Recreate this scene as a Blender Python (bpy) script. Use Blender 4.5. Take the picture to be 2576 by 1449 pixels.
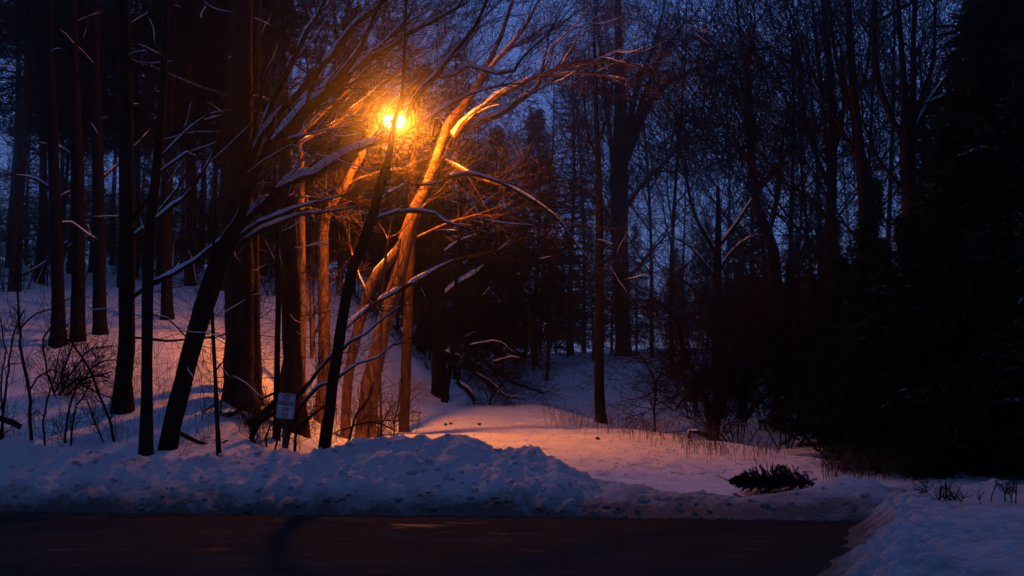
import bpy, math, random
import numpy as np
from mathutils import Vector, Matrix
R = math.radians
SC = bpy.context.scene
COL = SC.collection
for o in list(bpy.data.objects): bpy.data.objects.remove(o)

# ---------------------------------------------------------------- camera, sky, light, exposure
CAMZ, FPX, PITCH = 1.6, 3578.0, math.atan(300.0/3578.0)
cam = bpy.data.cameras.new("camera"); cam.lens = 50; cam.sensor_width = 36; cam.clip_end = 1500; cam.clip_start = 0.1
camo = bpy.data.objects.new("camera", cam); COL.objects.link(camo)
camo.location = (0, 0, CAMZ); camo.rotation_euler = (R(90)+PITCH, 0, 0)
SC.camera = camo

W = bpy.data.worlds.new("World"); SC.world = W; W.use_nodes = True
nt = W.node_tree; nt.nodes.clear()
wo = nt.nodes.new('ShaderNodeOutputWorld'); bg = nt.nodes.new('ShaderNodeBackground')
sky = nt.nodes.new('ShaderNodeTexSky'); sky.sky_type = 'NISHITA'; sky.sun_disc = False
sky.sun_elevation = R(0); sky.sun_rotation = R(60); sky.air_density = 1.2; sky.dust_density = 0.2; sky.ozone_density = 5
tint = nt.nodes.new('ShaderNodeMix'); tint.data_type = 'RGBA'; tint.blend_type = 'MULTIPLY'; tint.inputs[0].default_value = 1.0
tint.inputs[7].default_value = (0.9, 0.75, 1.0, 1)
nt.links.new(sky.outputs[0], tint.inputs[6]); 
dusk = nt.nodes.new('ShaderNodeMix'); dusk.data_type = 'RGBA'; dusk.inputs[0].default_value = .72; dusk.inputs[7].default_value = (.078, .146, .42, 1)
nt.links.new(tint.outputs[2], dusk.inputs[6]); 
# afterglow: the sky is brighter low ahead than overhead and behind
wtc = nt.nodes.new('ShaderNodeTexCoord'); wsp = nt.nodes.new('ShaderNodeSeparateXYZ'); nt.links.new(wtc.outputs['Generated'], wsp.inputs[0])
wmr = nt.nodes.new('ShaderNodeMapRange'); wmr.interpolation_type = 'SMOOTHSTEP'
for k, v in ((1, .25), (2, 1.0), (3, .55), (4, 1.15)): wmr.inputs[k].default_value = v
nt.links.new(wsp.outputs[1], wmr.inputs[0])
wgl = nt.nodes.new('ShaderNodeVectorMath'); wgl.operation = 'SCALE'; nt.links.new(dusk.outputs[2], wgl.inputs[0]); nt.links.new(wmr.outputs[0], wgl.inputs['Scale'])
nt.links.new(wgl.outputs[0], bg.inputs[0])
bg.inputs[1].default_value = 0.138
nt.links.new(bg.outputs[0], wo.inputs[0])

sun = bpy.data.lights.new("sun", 'SUN'); sun.energy = 0.003; sun.angle = R(30); sun.color = (0.55, 0.6, 1.0)
suno = bpy.data.objects.new("sun", sun); COL.objects.link(suno)
suno.rotation_euler = (R(62), 0, R(-60)); suno['kind'] = 'structure'

SC.view_settings.view_transform = 'Standard'; SC.view_settings.look = 'None'
SC.view_settings.exposure = 3.0; SC.view_settings.gamma = 1
LAMP_POWER = 188.0
HAZE = 0.0038
cy = SC.cycles
cy.max_bounces = 5; cy.diffuse_bounces = 3; cy.glossy_bounces = 2; cy.transmission_bounces = 2
cy.volume_bounces = 0; cy.transparent_max_bounces = 4; cy.use_denoising = True
cy.sample_clamp_indirect = 4.0
try: cy.denoising_prefilter = 'ACCURATE'
except Exception: pass

# ---------------------------------------------------------------- helpers
def P(u, v, d):
    """pixel of the 2576 px wide photograph at forward distance d -> world point"""
    a = (u-1288.0)/FPX; b = (724.5-v)/FPX
    c, s = math.cos(PITCH), math.sin(PITCH)
    y = c - b*s; z = s + b*c
    k = d/y
    return np.array((a*k, d, CAMZ + z*k))
def px(w, d): return w/FPX*d      # a width in photo pixels at distance d, in metres

rng = np.random.default_rng(7)
_perm = rng.permutation(256); _perm = np.concatenate([_perm, _perm]).astype(int)
_g2 = np.array([(math.cos(t), math.sin(t)) for t in np.linspace(0, 2*math.pi, 33)[:-1]])
def perlin(x, y):
    x = np.asarray(x, float); y = np.asarray(y, float)
    xi = np.floor(x).astype(int); yi = np.floor(y).astype(int)
    xf = x-xi; yf = y-yi
    u = xf*xf*xf*(xf*(xf*6-15)+10); v = yf*yf*yf*(yf*(yf*6-15)+10)
    def gr(ix, iy, dx, dy):
        h = _perm[(_perm[ix & 255] + iy) & 255] % 32
        g = _g2[h]; return g[..., 0]*dx + g[..., 1]*dy
    a = gr(xi, yi, xf, yf); b = gr(xi+1, yi, xf-1, yf)
    c = gr(xi, yi+1, xf, yf-1); d = gr(xi+1, yi+1, xf-1, yf-1)
    return (a+(b-a)*u) + ((c+(d-c)*u) - (a+(b-a)*u))*v
def fbm(x, y, o=4, g=0.5):
    s = 0; a = 1; f = 1
    for k in range(o):
        s = s + a*perlin(x*f+17.3*k, y*f-9.1*k); a *= g; f *= 2.03
    return s
def worley(x, y, seed=0):
    x = np.asarray(x, float); y = np.asarray(y, float)
    xi = np.floor(x).astype(int); yi = np.floor(y).astype(int)
    best = np.full(x.shape, 9.0); cid = np.zeros(x.shape)
    for i in (-1, 0, 1):
        for j in (-1, 0, 1):
            cx = xi+i; cyy = yi+j
            h = _perm[(_perm[(cx+seed) & 255] + cyy) & 255]; h2 = _perm[(h + 57) & 255]
            dx = cx + h/255.0 - x; dy = cyy + h2/255.0 - y
            d = np.sqrt(dx*dx+dy*dy); m = d < best
            best = np.where(m, d, best); cid = np.where(m, _perm[(h2+11) & 255]/255.0, cid)
    return best, cid
def sstep(t): t = np.clip(t, 0, 1); return t*t*(3-2*t)

# ---------------------------------------------------------------- terrain
_YF = [0, 20, 21.6, 22.4, 25, 30, 40, 50, 60, 80, 92, 150, 400]; _ZF = [-.4, -.4, -.25, .12, .42, .72, 1.2, 1.95, 2.75, 4.3, 4.75, 4.9, 5]
_YL = [0, 20, 21.6, 22.4, 25, 27, 30, 34, 38, 44, 50, 60, 70, 90, 150, 400]; _ZL = [-.4, -.4, -.25, .15, .8, 1.4, 2.15, 3.1, 3.9, 4.9, 5.7, 6.8, 8, 10, 12, 12]
def smooth_interp(y, Y, Z):
    return (np.interp(y-1.2, Y, Z) + 2*np.interp(y, Y, Z) + np.interp(y+1.2, Y, Z))/4
def yedge(x): return 21.0 - 0.14*np.asarray(x)
def H(x, y):
    x = np.asarray(x, float); y = np.asarray(y, float)
    yy = y + 0.14*np.clip(x, -12, 12)*np.clip((30-y)/9, 0, 1)
    zf = smooth_interp(yy, _YF, _ZF); zl = smooth_interp(yy, _YL, _ZL)
    s = x/np.maximum(y, 15)
    s0 = -0.11 + .08*sstep((y-37)/14); w = sstep((s0-s)/0.11)
    z = zf*(1-w) + zl*w
    d = (x-5.9)*.96 + (y-27)*.27
    rd = sstep((y-25)/3)*sstep(d/2.2)
    z = z - 0.55*rd + 0.10*np.maximum(d-4, 0)*sstep((y-25)/4)*np.clip(1-(d-4)/40, 0, 1)
    amp = sstep((y-21)/4)
    z = z + amp*(0.10*fbm(x*.35, y*.35, 3) + 0.30*fbm(x*.07+5, y*.07, 2)*sstep((y-28)/15) + 1.1*fbm(x*.05+1, y*.04+7, 2)*sstep((y-55)/30))
    return z
def hit(u, v):
    """where the sight line of a photo pixel meets the snow"""
    ys = np.linspace(21.5, 140, 2400)
    a = (u-1288.0)/FPX; b = (724.5-v)/FPX
    c, s = math.cos(PITCH), math.sin(PITCH)
    yy = c-b*s; zz = s+b*c
    X = a/yy*ys; Z = CAMZ + zz/yy*ys
    m = np.nonzero(Z < H(X, ys))[0]
    i = m[0] if len(m) else len(ys)-1
    return float(ys[i])

# ---------------------------------------------------------------- materials
def mat(name, base, rough=0.9, spec=0.2):
    m = bpy.data.materials.new(name); m.use_nodes = True
    b = m.node_tree.nodes['Principled BSDF']
    b.inputs['Base Color'].default_value = (*base, 1); b.inputs['Roughness'].default_value = rough
    b.inputs['Specular IOR Level'].default_value = spec
    return m, m.node_tree, b
def noise_node(t, scale, detail=5, rough=.6, stretch=None, coord='Object'):
    tc = t.nodes.new('ShaderNodeTexCoord'); mp = t.nodes.new('ShaderNodeMapping')
    if stretch: mp.inputs['Scale'].default_value = stretch
    n = t.nodes.new('ShaderNodeTexNoise'); n.inputs['Scale'].default_value = scale
    n.inputs['Detail'].default_value = detail; n.inputs['Roughness'].default_value = rough
    t.links.new(tc.outputs[coord], mp.inputs[0]); t.links.new(mp.outputs[0], n.inputs['Vector'])
    return n
def ramp(t, src, stops):
    r = t.nodes.new('ShaderNodeValToRGB'); t.links.new(src, r.inputs[0])
    e = r.color_ramp.elements
    while len(e) < len(stops): e.new(0.5)
    for k, (p, c) in enumerate(stops): e[k].position = p; e[k].color = (*c, 1)
    return r
def bump(t, src, b, strength, dist, prev=None):
    n = t.nodes.new('ShaderNodeBump'); n.inputs['Strength'].default_value = strength; n.inputs['Distance'].default_value = dist
    t.links.new(src, n.inputs['Height'])
    if prev: t.links.new(prev.outputs[0], n.inputs['Normal'])
    t.links.new(n.outputs[0], b.inputs['Normal']); return n
def bark(name, c0, c1, str_=1.0, sc=9, st=(1, 1, .18), d=.03):
    m, t, b = mat(name, c0, .92, .15)
    n = noise_node(t, sc, 7, .65, st); n.inputs['Distortion'].default_value = .6
    r = ramp(t, n.outputs[0], [(.36, c0), (.62, c1)]); t.links.new(r.outputs[0], b.inputs['Base Color'])
    n2 = noise_node(t, sc*4, 4, .6, (1, 1, .5))
    b1 = bump(t, n2.outputs[0], b, .4*str_, d*.4); bump(t, n.outputs[0], b, str_, d, b1)
    return m
M = {}
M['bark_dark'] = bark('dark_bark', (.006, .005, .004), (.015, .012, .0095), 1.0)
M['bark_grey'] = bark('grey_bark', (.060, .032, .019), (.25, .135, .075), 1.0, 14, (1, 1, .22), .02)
M['bark_smooth'] = bark('smooth_bark', (.10, .075, .055), (.26, .20, .15), .8, 10, (1, 1, .4), .015)
M['bark_pine'] = bark('plated_pine_bark', (.012, .009, .007), (.075, .036, .022), 1.0, 7, (1, 1, .12), .05)
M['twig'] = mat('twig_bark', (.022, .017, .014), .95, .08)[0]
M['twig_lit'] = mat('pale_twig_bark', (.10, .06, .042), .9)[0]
M['needles'] = mat('evergreen_needles', (.012, .022, .012), .8, .1)[0]
M['weed'] = mat('dry_weed_stalks', (.11, .07, .045), .9)[0]
M['leaf'] = mat('dead_leaf', (.25, .10, .04), .8)[0]

m, t, b = mat('snow_on_branches', (.78, .79, .82), .7, .3); M['snow'] = m
n = noise_node(t, 40, 4); bump(t, n.outputs[0], b, .4, .01)

m, t, b = mat('field_snow', (.80, .80, .83), .65, .3); M['field'] = m
n = noise_node(t, 5, 8, .65); n2 = noise_node(t, 26, 5, .7); n3 = noise_node(t, 1.1, 4, .6, (1, .45, 1))
b1 = bump(t, n2.outputs[0], b, .55, .03); b2 = bump(t, n.outputs[0], b, .7, .10, b1); bump(t, n3.outputs[0], b, .5, .25, b2)
n4 = noise_node(t, 2.2, 6, .75)
r = ramp(t, n4.outputs[0], [(.30, (.64, .625, .62)), (.52, (.86, .86, .87))]); t.links.new(r.outputs[0], b.inputs['Base Color'])

# ploughed snow, dirty towards the road
m, t, b = mat('ploughed_snow', (.78, .78, .8), .7, .3); M['bank'] = m
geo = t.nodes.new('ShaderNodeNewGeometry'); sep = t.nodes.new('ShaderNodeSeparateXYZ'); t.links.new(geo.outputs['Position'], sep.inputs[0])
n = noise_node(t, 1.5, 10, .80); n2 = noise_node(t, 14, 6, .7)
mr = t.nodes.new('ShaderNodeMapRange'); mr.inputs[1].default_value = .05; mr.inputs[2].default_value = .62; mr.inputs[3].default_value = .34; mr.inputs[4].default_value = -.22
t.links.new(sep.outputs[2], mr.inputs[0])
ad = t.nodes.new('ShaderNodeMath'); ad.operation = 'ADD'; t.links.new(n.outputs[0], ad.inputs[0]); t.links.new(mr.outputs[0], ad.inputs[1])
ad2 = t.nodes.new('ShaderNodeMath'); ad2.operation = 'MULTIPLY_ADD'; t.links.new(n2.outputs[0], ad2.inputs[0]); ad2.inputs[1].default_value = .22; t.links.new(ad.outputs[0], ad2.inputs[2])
r = ramp(t, ad2.outputs[0], [(.52, (.78, .70, .68)), (.66, (.56, .54, .52)), (.79, (.34, .32, .30)), (.92, (.12, .11, .10))])  # clean snow tinted warm to paint in orange lamp spill; darker stops are dirt
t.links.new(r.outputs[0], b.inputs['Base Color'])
b1 = bump(t, n2.outputs[0], b, .9, .06); n3 = noise_node(t, 40, 4, .7); bump(t, n3.outputs[0], b, .9, .022, b1)

# wet road
m, t, b = mat('wet_asphalt', (.035, .031, .027), .5, .10); M['road'] = m
n = noise_node(t, .9, 9, .68, (.6, 1, 1)); nf = noise_node(t, 34, 6, .75); mxn = t.nodes.new('ShaderNodeMath'); mxn.operation = 'MULTIPLY_ADD'; t.links.new(nf.outputs[0], mxn.inputs[0]); mxn.inputs[1].default_value = .45; t.links.new(n.outputs[0], mxn.inputs[2])
r = ramp(t, mxn.outputs[0], [(.55, (.007, .0075, .0065)), (.76, (.017, .018, .0145)), (.92, (.040, .040, .034))])
t.links.new(r.outputs[0], b.inputs['Base Color'])
r2 = ramp(t, n.outputs[0], [(.34, (.38, .38, .38)), (.42, (.92, .92, .92))]); t.links.new(r2.outputs[0], b.inputs['Roughness'])
n2 = noise_node(t, 120, 3); n3 = noise_node(t, 3.0, 5, .6); b1 = bump(t, n2.outputs[0], b, .8, .008); bump(t, n3.outputs[0], b, .8, .03, b1)

# ---------------------------------------------------------------- object helpers
def mesh_obj(name, V, F, material, parent=None, smooth=True, kind=None):
    """V (n,3) array, F list of arrays each (m,k)"""
    me = bpy.data.meshes.new(name)
    V = np.asarray(V, np.float32)
    F = [np.asarray(f, np.int32) for f in F if len(f)]
    loops = np.concatenate([f.ravel() for f in F]); sizes = np.concatenate([np.full(len(f), f.shape[1], np.int32) for f in F])
    starts = np.concatenate([[0], np.cumsum(sizes)[:-1]]).astype(np.int32)
    me.vertices.add(len(V)); me.vertices.foreach_set('co', V.ravel())
    me.loops.add(len(loops)); me.loops.foreach_set('vertex_index', loops)
    me.polygons.add(len(sizes)); me.polygons.foreach_set('loop_start', starts)
    try: me.polygons.foreach_set('loop_total', sizes)
    except Exception: pass
    me.update(calc_edges=True); me.validate()
    me.polygons.foreach_set('use_smooth', np.full(len(me.polygons), smooth))
    me.materials.append(material)
    o = bpy.data.objects.new(name, me); COL.objects.link(o)
    if parent is not None: o.parent = parent
    if parent is not None and name in ('twigs', 'snow_cover', 'needles'): o['kind'] = 'stuff'      # uncountable on one tree
    if kind: o['kind'] = kind
    return o
def empty(name, loc, label, cat, group=None):
    o = bpy.data.objects.new(name, None); COL.objects.link(o); o.location = loc; o.empty_display_size = .3
    o['label'] = label; o['category'] = cat
    if group: o['group'] = group
    return o
def tag(o, label, cat, group=None):
    o['label'] = label; o['category'] = cat
    if group: o['group'] = group
    return o

class Tubes:
    """polylines with radii, turned into tubes in batches"""
    def __init__(self): self.items = []
    def add(self, pts, rad, sides=4):
        self.items.append((np.asarray(pts, float), np.asarray(rad, float), sides))
    def build(self, wob=0.0, seed=1):
        g = {}
        for p, r, s in self.items: g.setdefault((len(p), s), []).append((p, r))
        VV, FF, off = [], [], 0
        rr = np.random.default_rng(seed)
        for (n, s), L in g.items():
            Pn = np.array([a for a, _ in L]); Rn = np.array([a for _, a in L]); m = len(L)
            T = np.empty_like(Pn); T[:, 1:-1] = Pn[:, 2:]-Pn[:, :-2]; T[:, 0] = Pn[:, 1]-Pn[:, 0]; T[:, -1] = Pn[:, -1]-Pn[:, -2]
            T /= np.linalg.norm(T, axis=2, keepdims=True)+1e-9
            mean = np.abs(T.mean(axis=1)); ax = np.argmin(mean, axis=1)
            ref = np.zeros((m, 3)); ref[np.arange(m), ax] = 1
            U = np.cross(T, ref[:, None, :]); U /= np.linalg.norm(U, axis=2, keepdims=True)+1e-9
            Wv = np.cross(T, U)
            a = np.arange(s)*2*math.pi/s
            rad = Rn[:, :, None]*np.ones((1, 1, s))
            if wob and s > 5: rad = rad*(1+wob*rr.standard_normal((m, n, s)))
            V = Pn[:, :, None, :] + rad[..., None]*(np.cos(a)[None, None, :, None]*U[:, :, None, :] + np.sin(a)[None, None, :, None]*Wv[:, :, None, :])
            idx = np.arange(m*n*s).reshape(m, n, s) + off
            q = np.stack([idx[:, :-1, :], idx[:, 1:, :], np.roll(idx, -1, 2)[:, 1:, :], np.roll(idx, -1, 2)[:, :-1, :]], -1).reshape(-1, 4)
            VV.append(V.reshape(-1, 3)); FF.append(q)
            if s > 3:
                FF.append(idx[:, -1, :][:, ::-1].reshape(-1, s)[:, ::-1]); FF.append(idx[:, 0, ::-1].reshape(-1, s))
            off += m*n*s
        return np.concatenate(VV), FF
    def obj(self, name, material, parent=None, origin=None, wob=0.0, **k):
        if not self.items: return None
        V, F = self.build(wob)
        if origin is not None: V = V - np.asarray(origin)
        return mesh_obj(name, V, F, material, parent, **k)

rnd = random.Random(11)
def unit(v): v = np.asarray(v, float); return v/(np.linalg.norm(v)+1e-9)
def rvec(rn=rnd): return unit((rn.gauss(0, 1), rn.gauss(0, 1), rn.gauss(0, 1)))
def resample(pts, step):
    """smooth (Catmull-Rom) resampling of rows (x,y,z,r)"""
    A = np.asarray(pts, float); n = len(A)
    E = np.vstack([2*A[0]-A[1], A, 2*A[-1]-A[-2]]); out = []
    for i in range(n-1):
        p0, p1, p2, p3 = E[i], E[i+1], E[i+2], E[i+3]
        k = max(1, int(np.linalg.norm(p2[:3]-p1[:3])/step))
        for j in range(k):
            s = j/k
            out.append(.5*((2*p1)+(-p0+p2)*s+(2*p0-5*p1+4*p2-p3)*s*s+(-p0+3*p1-3*p2+p3)*s**3))
    out.append(A[-1]); return np.array(out)

def grow(tb, p, d, L, r, lvl, rn, drop=0.0, up=0.05, wig=.22, sides=3, nch=5, spread=.75, snow=None, snow_p=0.0, rmin=.0035, bias=None):
    """a branch of length L from p towards d with its side shoots"""
    n = 6 if lvl > 0 else 4
    pts = [np.array(p)]; dd = unit(d); q = np.array(p, float)
    seg = L/(n-1)
    for i in range(n-1):
        dd = unit(dd + wig*rvec(rn) + np.array((0, 0, up-drop*(i/n))))
        q = q + dd*seg; pts.append(q)
    rad = [max(rmin, r*(1-.8*i/(n-1))) for i in range(n)]
    tb.add(pts, rad, sides)
    if snow is not None and rn.random() < snow_p and L > .5: add_snow(snow, np.column_stack([pts, rad]), rn, min_r=.010)
    if lvl > 0:
        for c in range(nch):
            f = .18+.8*(c+rn.random()*.9)/nch; k = min(n-2, int(f*(n-1))); w = f*(n-1)-k
            s = pts[k]*(1-w)+pts[min(n-1, k+1)]*w
            t_ = unit(pts[k+1]-pts[k])
            side = rvec(rn); side = unit(side - t_*np.dot(side, t_))
            if bias is not None: side = unit(side + bias)
            nd = unit(t_*(1-.25*spread) + side*spread)
            grow(tb, s, nd, L*(.62-.3*f)*(.7+.6*rn.random())+.12, rad[k]*.55, lvl-1, rn, drop, up, wig, 3, nch, spread, snow, snow_p*.6, rmin, bias)

def add_snow(tb, path, rn, min_r=.014, thick=1.0, cover=.8, seglen=(4, 12)):
    """snow lying along the top of a limb, in runs with gaps; path rows x,y,z,r"""
    A = np.asarray(path); n = len(A)
    if n < 4:
        return
    T = np.gradient(A[:, :3], axis=0); T /= np.linalg.norm(T, axis=1, keepdims=True)+1e-9
    up = np.array((0, 0, 1.0)) - T*T[:, 2:3]; ln = np.linalg.norm(up, axis=1, keepdims=True); up = up/(ln+1e-6)
    i = 0
    while i < n-2:
        k = rn.randint(*seglen)
        j = min(n, i+k)
        if rn.random() < cover and j-i >= 3 and ln[i:j].mean() > .35:
            pts, rad = [], []
            for a in range(i, j):
                r = A[a, 3]; flat = float(ln[a, 0])
                rs = max(min_r, r*1.04)*thick*(.82+.36*rn.random())
                off = r*.66 + (rs*.22)
                if a in (i, j-1): rs *= .35
                pts.append(A[a, :3] + up[a]*off*min(1, flat+.25)); rad.append(rs*min(1, flat+.15))
            tb.add(pts, rad, 6 if A[i, 3] > .02 else 4)
        i = j + (rn.randint(0, 2) if cover < .99 else 0)

def extra_boughs(limbs, n, rn, slope=(.55, 1.3), src=None):
    out = []
    for i in range(n):
        L = limbs[rn.choice(src) if src else rn.randrange(len(limbs))]; k = rn.randrange(1, len(L)-1); q = L[k]
        ln = rn.uniform(120, 330); a = math.atan(rn.uniform(*slope)); w = max(5, q[2]*rn.uniform(.35, .6)); off = q[3] if len(q) > 3 else 0
        dz = rn.uniform(-.5, .9); pts = []
        for j in range(6):
            f = j/5; a2 = a + .25*(f-.3)*rn.uniform(-1, 1)
            pts.append((q[0]+ln*f*math.cos(a2), q[1]-ln*f*math.sin(a2)+rn.uniform(-5, 5), w*(1-.65*f), off+dz*f*2))
        out.append(pts)
    return out
def traced_tree(name, label, cat, depth, trunk, limbs=(), barkm='bark_dark', twigm='twig', dens=1.0, snow=.8, snow_thick=1.0,
                ws=1.0, snow_cov=.45, boughs=0, bough_slope=(.55, 1.3), bough_src=None, wob=.03, seed=1, tw_len=1.0, group=None, sides=10, trunk_snow=False, drop=0.0, flare=True, bias=None, rise=0.05, twig_trunk=0):
    """trunk/limbs: (u, v, width_px[, depth offset]) in photo pixels, set at real distances"""
    rn = random.Random(seed)
    def row(q):
        dd = depth + (q[3] if len(q) > 3 else 0); p = P(q[0], q[1], dd); return (*p, px(q[2], dd)/2)
    rows = [row(q) for q in trunk]
    if boughs: limbs = list(limbs) + extra_boughs(limbs, boughs, rn, bough_slope, bough_src)
    x0, y0 = rows[0][0], rows[0][1]; gz = float(H(x0, y0))
    if rows[0][2] > gz-.3 and rows[0][2] < gz + 6:
        r0 = rows[0]
        rows = [(r0[0]-(rows[1][0]-r0[0])*.05, r0[1], min(gz-.25, r0[2]-.2), r0[3]*1.05)] + rows
    base = np.array((rows[0][0], rows[0][1], gz))
    root = empty(name, tuple(base), label, cat, group)
    rows = [(*r_[:3], r_[3]*ws) for r_ in rows]
    path = resample(rows, .35)
    if flare:
        f = np.exp(-np.maximum(path[:, 2]-gz, 0)/.35); path[:, 3] *= 1+.28*f
    tb = Tubes(); tb.add(path[:, :3] + .004*rn.random(), path[:, 3], sides); tb.obj('trunk', M[barkm], root, base, wob=wob)
    cr, fine, sn = Tubes(), Tubes(), Tubes()
    if trunk_snow: add_snow(sn, path, rn, thick=.62, cover=.8, seglen=(4, 9))
    for L in limbs:
        o = 0.0; rr = []
        drift = rn.uniform(-1, 1)*.16
        for i, q in enumerate(L):
            if len(q) > 3: rr.append(row(q))
            else:
                o = drift*i*.6; rr.append(row((q[0], q[1], q[2], o)))
        lp = resample(rr, .22)
        cr.add(lp[:, :3], lp[:, 3], 7 if lp[0, 3] > .03 else 5)
        if snow > 0: add_snow(sn, lp, rn, cover=snow, thick=snow_thick)
        length = np.linalg.norm(np.diff(lp[:, :3], axis=0), axis=1).sum()
        nb = int(length*2.2*dens)
        for c in range(nb):
            f = rn.uniform(.12, 1.0); k = min(len(lp)-2, int(f*(len(lp)-1)))
            t_ = unit(lp[k+1, :3]-lp[k, :3]); side = rvec(rn); side = unit(side - t_*np.dot(side, t_))
            if bias is not None: side = unit(side+np.asarray(bias))
            nd = unit(t_*.9 + side*rn.uniform(.35, .8))
            grow(fine, lp[k, :3], nd, rn.uniform(.6, 1.9)*tw_len, max(.006, lp[k, 3]*.35), 2 if rn.random() < .6 else 1, rn, drop=drop, up=rise, snow=sn, snow_p=.12*snow, nch=4)
        # the end of the limb frays into twigs
        for c in range(3):
            grow(fine, lp[-1, :3], unit(unit(lp[-1, :3]-lp[-3, :3])+.5*rvec(rn)), rn.uniform(.8, 2.2)*tw_len, max(.006, lp[-1, 3]*.8), 2, rn, drop=drop, up=rise, nch=4)
    for c in range(twig_trunk):
        k = rn.randint(int(len(path)*.25), len(path)-2)
        side = rvec(rn); side[2] = abs(side[2])*.4; side = unit(side)
        grow(fine, path[k, :3], side, rn.uniform(.6, 2.0)*tw_len, .010, 2, rn, drop=drop, up=.02, snow=sn, snow_p=.15*snow, nch=4)
    if cr.items: cr.obj('limbs', M[barkm], root, base, wob=.03)
    if fine.items: fine.obj('twigs', M[twigm], root, base)
    if sn.items: sn.obj('snow_cover', M['snow'], root, base, wob=.10)
    return root

# ---------------------------------------------------------------- ground, road, snow banks
def grid(xs, ys, zf):
    X, Y = np.meshgrid(xs, ys); Z = zf(X, Y)
    V = np.stack([X, Y, Z], -1).reshape(-1, 3)
    nx, ny = len(xs), len(ys); i = np.arange(nx*ny).reshape(ny, nx)
    F = np.stack([i[:-1, :-1], i[:-1, 1:], i[1:, 1:], i[1:, :-1]], -1).reshape(-1, 4)
    return V, F
def ground_z(X, Y):
    z = H(X, Y)
    near = sstep((Y-23)/2)*sstep((60-Y)/20)
    z = z + near*(.022*fbm(X*3, Y*3, 3) + .03*np.abs(fbm(X*1.1+3, Y*1.6, 2)))
    w, c = worley(X*1.3, Y*1.3, 5)                      # old footprints and sled marks
    z = z - near*.075*sstep((.30-w)/.2)*(c > .40)
    w, c = worley(X*3.1+.4*fbm(X, Y, 2), Y*2.3, 8); z = z - near*.03*sstep((.34-w)/.2)*(c > .5)
    return z
def spaced(a, b, f, lo, hi):
    out = [a]; x = a
    while x < b:
        x += f(x); out.append(x)
    return np.array(out)
ys = spaced(-18, 186, lambda y: 2.0 if y < 18 else (.12 if y < 45 else .12+(y-45)*.03), 0, 0)
xs_r = spaced(0, 128, lambda x: .12 if x < 13 else .12+(x-13)*.08, 0, 0); xs = np.concatenate([-xs_r[:0:-1], xs_r])
V, F = grid(xs, ys, ground_z)
mesh_obj('snowy_ground', V, [F], M['field'], kind='structure')

V, F = grid(np.linspace(-90, 90, 61), np.linspace(-18, 24, 33), lambda X, Y: 0*X)
mesh_obj('road', V, [F], M['road'], kind='structure')

SIL = [(-300, 1105), (0, 1112), (100, 1120), (200, 1131), (300, 1148), (370, 1168), (450, 1166), (540, 1158), (620, 1144), (700, 1136), (760, 1146), (820, 1140), (860, 1122),
       (940, 1107), (1000, 1098), (1060, 1104), (1090, 1111), (1130, 1093), (1160, 1099), (1200, 1112), (1250, 1129), (1330, 1141), (1400, 1158), (1450, 1186), (1500, 1208), (1600, 1228),
       (1750, 1246), (1850, 1252), (1950, 1242), (2050, 1226), (2130, 1198), (2170, 1206), (2220, 1224), (2300, 1236), (2420, 1238), (2500, 1222), (2800, 1225)]
SU = [a for a, _ in SIL]; SV = [b for _, b in SIL]
def bank_z(X, Y):
    ye = yedge(X) + .10*fbm(X*1.1, X*0+2.2, 3); yc = ye+1.7
    U = X/yc*FPX+1288; vs = np.interp(U, SU, SV)
    hb = CAMZ - (vs-1024)/FPX*yc
    t = Y-ye
    wide = np.where(U > 1450, 1.0, 1.0)
    up = np.where(t < 0, t*1.5, np.clip(t/1.7, 0, 1)**.8*hb)
    up = np.where(t < 0, up, np.minimum(up, hb))
    back = sstep((t-1.9)/1.7)
    z = up*(1-back) + (H(X, Y)-.12)*back
    # mound on the near right
    ly = [-30, 0, 9, 13.5, 15.2, 16.1, 17.5, 19, 20.3, 23, 40]; lx = [1.0, .9, 1.7, 2.85, 3.45, 3.85, 4.05, 4.5, 5.0, 5.3, 5.5]
    xe = np.interp(Y, ly, lx) + .18*fbm(Y*1.3+8, Y*0+1, 3) + .05*fbm(Y*7, X*2, 2)
    dm = X-xe
    zm = np.where(dm < 0, dm*1.2, .36*sstep((dm+.1)/.85)+.035*np.clip(dm-1, 0, 6) + .12*fbm(X*.7, Y*.7+4, 3)*sstep(dm))
    zm = np.where(t > 1.6, zm*(1-sstep((t-1.6)/1.5)) + z*sstep((t-1.6)/1.5), zm)
    z2 = np.maximum(z, zm)
    inb = sstep((t+.15)/.3)*(1-sstep((t-3.0)/1.0)); inm = sstep(dm/.6)*(1-inb)
    n = fbm(X*1.7, Y*1.7, 4, .55)
    w1, c1 = worley(X*2.6+.3*n, Y*2.6, 3); w2, c2 = worley(X*6.3, Y*6.3+.2*n, 9); w3, c3 = worley(X*15, Y*15, 21)
    rough = .20*n + .10*np.abs(fbm(X*.9+9, Y*1.1, 2)) + .16*np.maximum(.48-w1, -.04)*(c1 > .55) + .10*np.maximum(.45-w2, -.04)*(c2 > .5) + .045*np.maximum(.45-w3, -.1)*(c3 > .4) + .09*(.35-np.abs(fbm(X*4.2, Y*4.2, 5, .62))) - .015
    amp = np.clip(.45+.9*fbm(X*.5+3, Y*.5+1, 2)+.3, .45, 1.2)*np.where(U > 1480, np.where((U > 1780) & (U < 2080), .3, .6), 1)
    z2 = z2 + inb*rough*amp*.9 + inm*(.05*fbm(X*3, Y*3, 4)+.02*(.5-w2)+(.10*fbm(X*4, Y*4, 4)+.07*(.5-w2)+.06*(.5-w1))*(1-sstep((dm-.6)/1.0)))
    return z2
V, F = grid(np.arange(-13, 13.5, .04), np.arange(8, 26.5, .04), bank_z)
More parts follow.
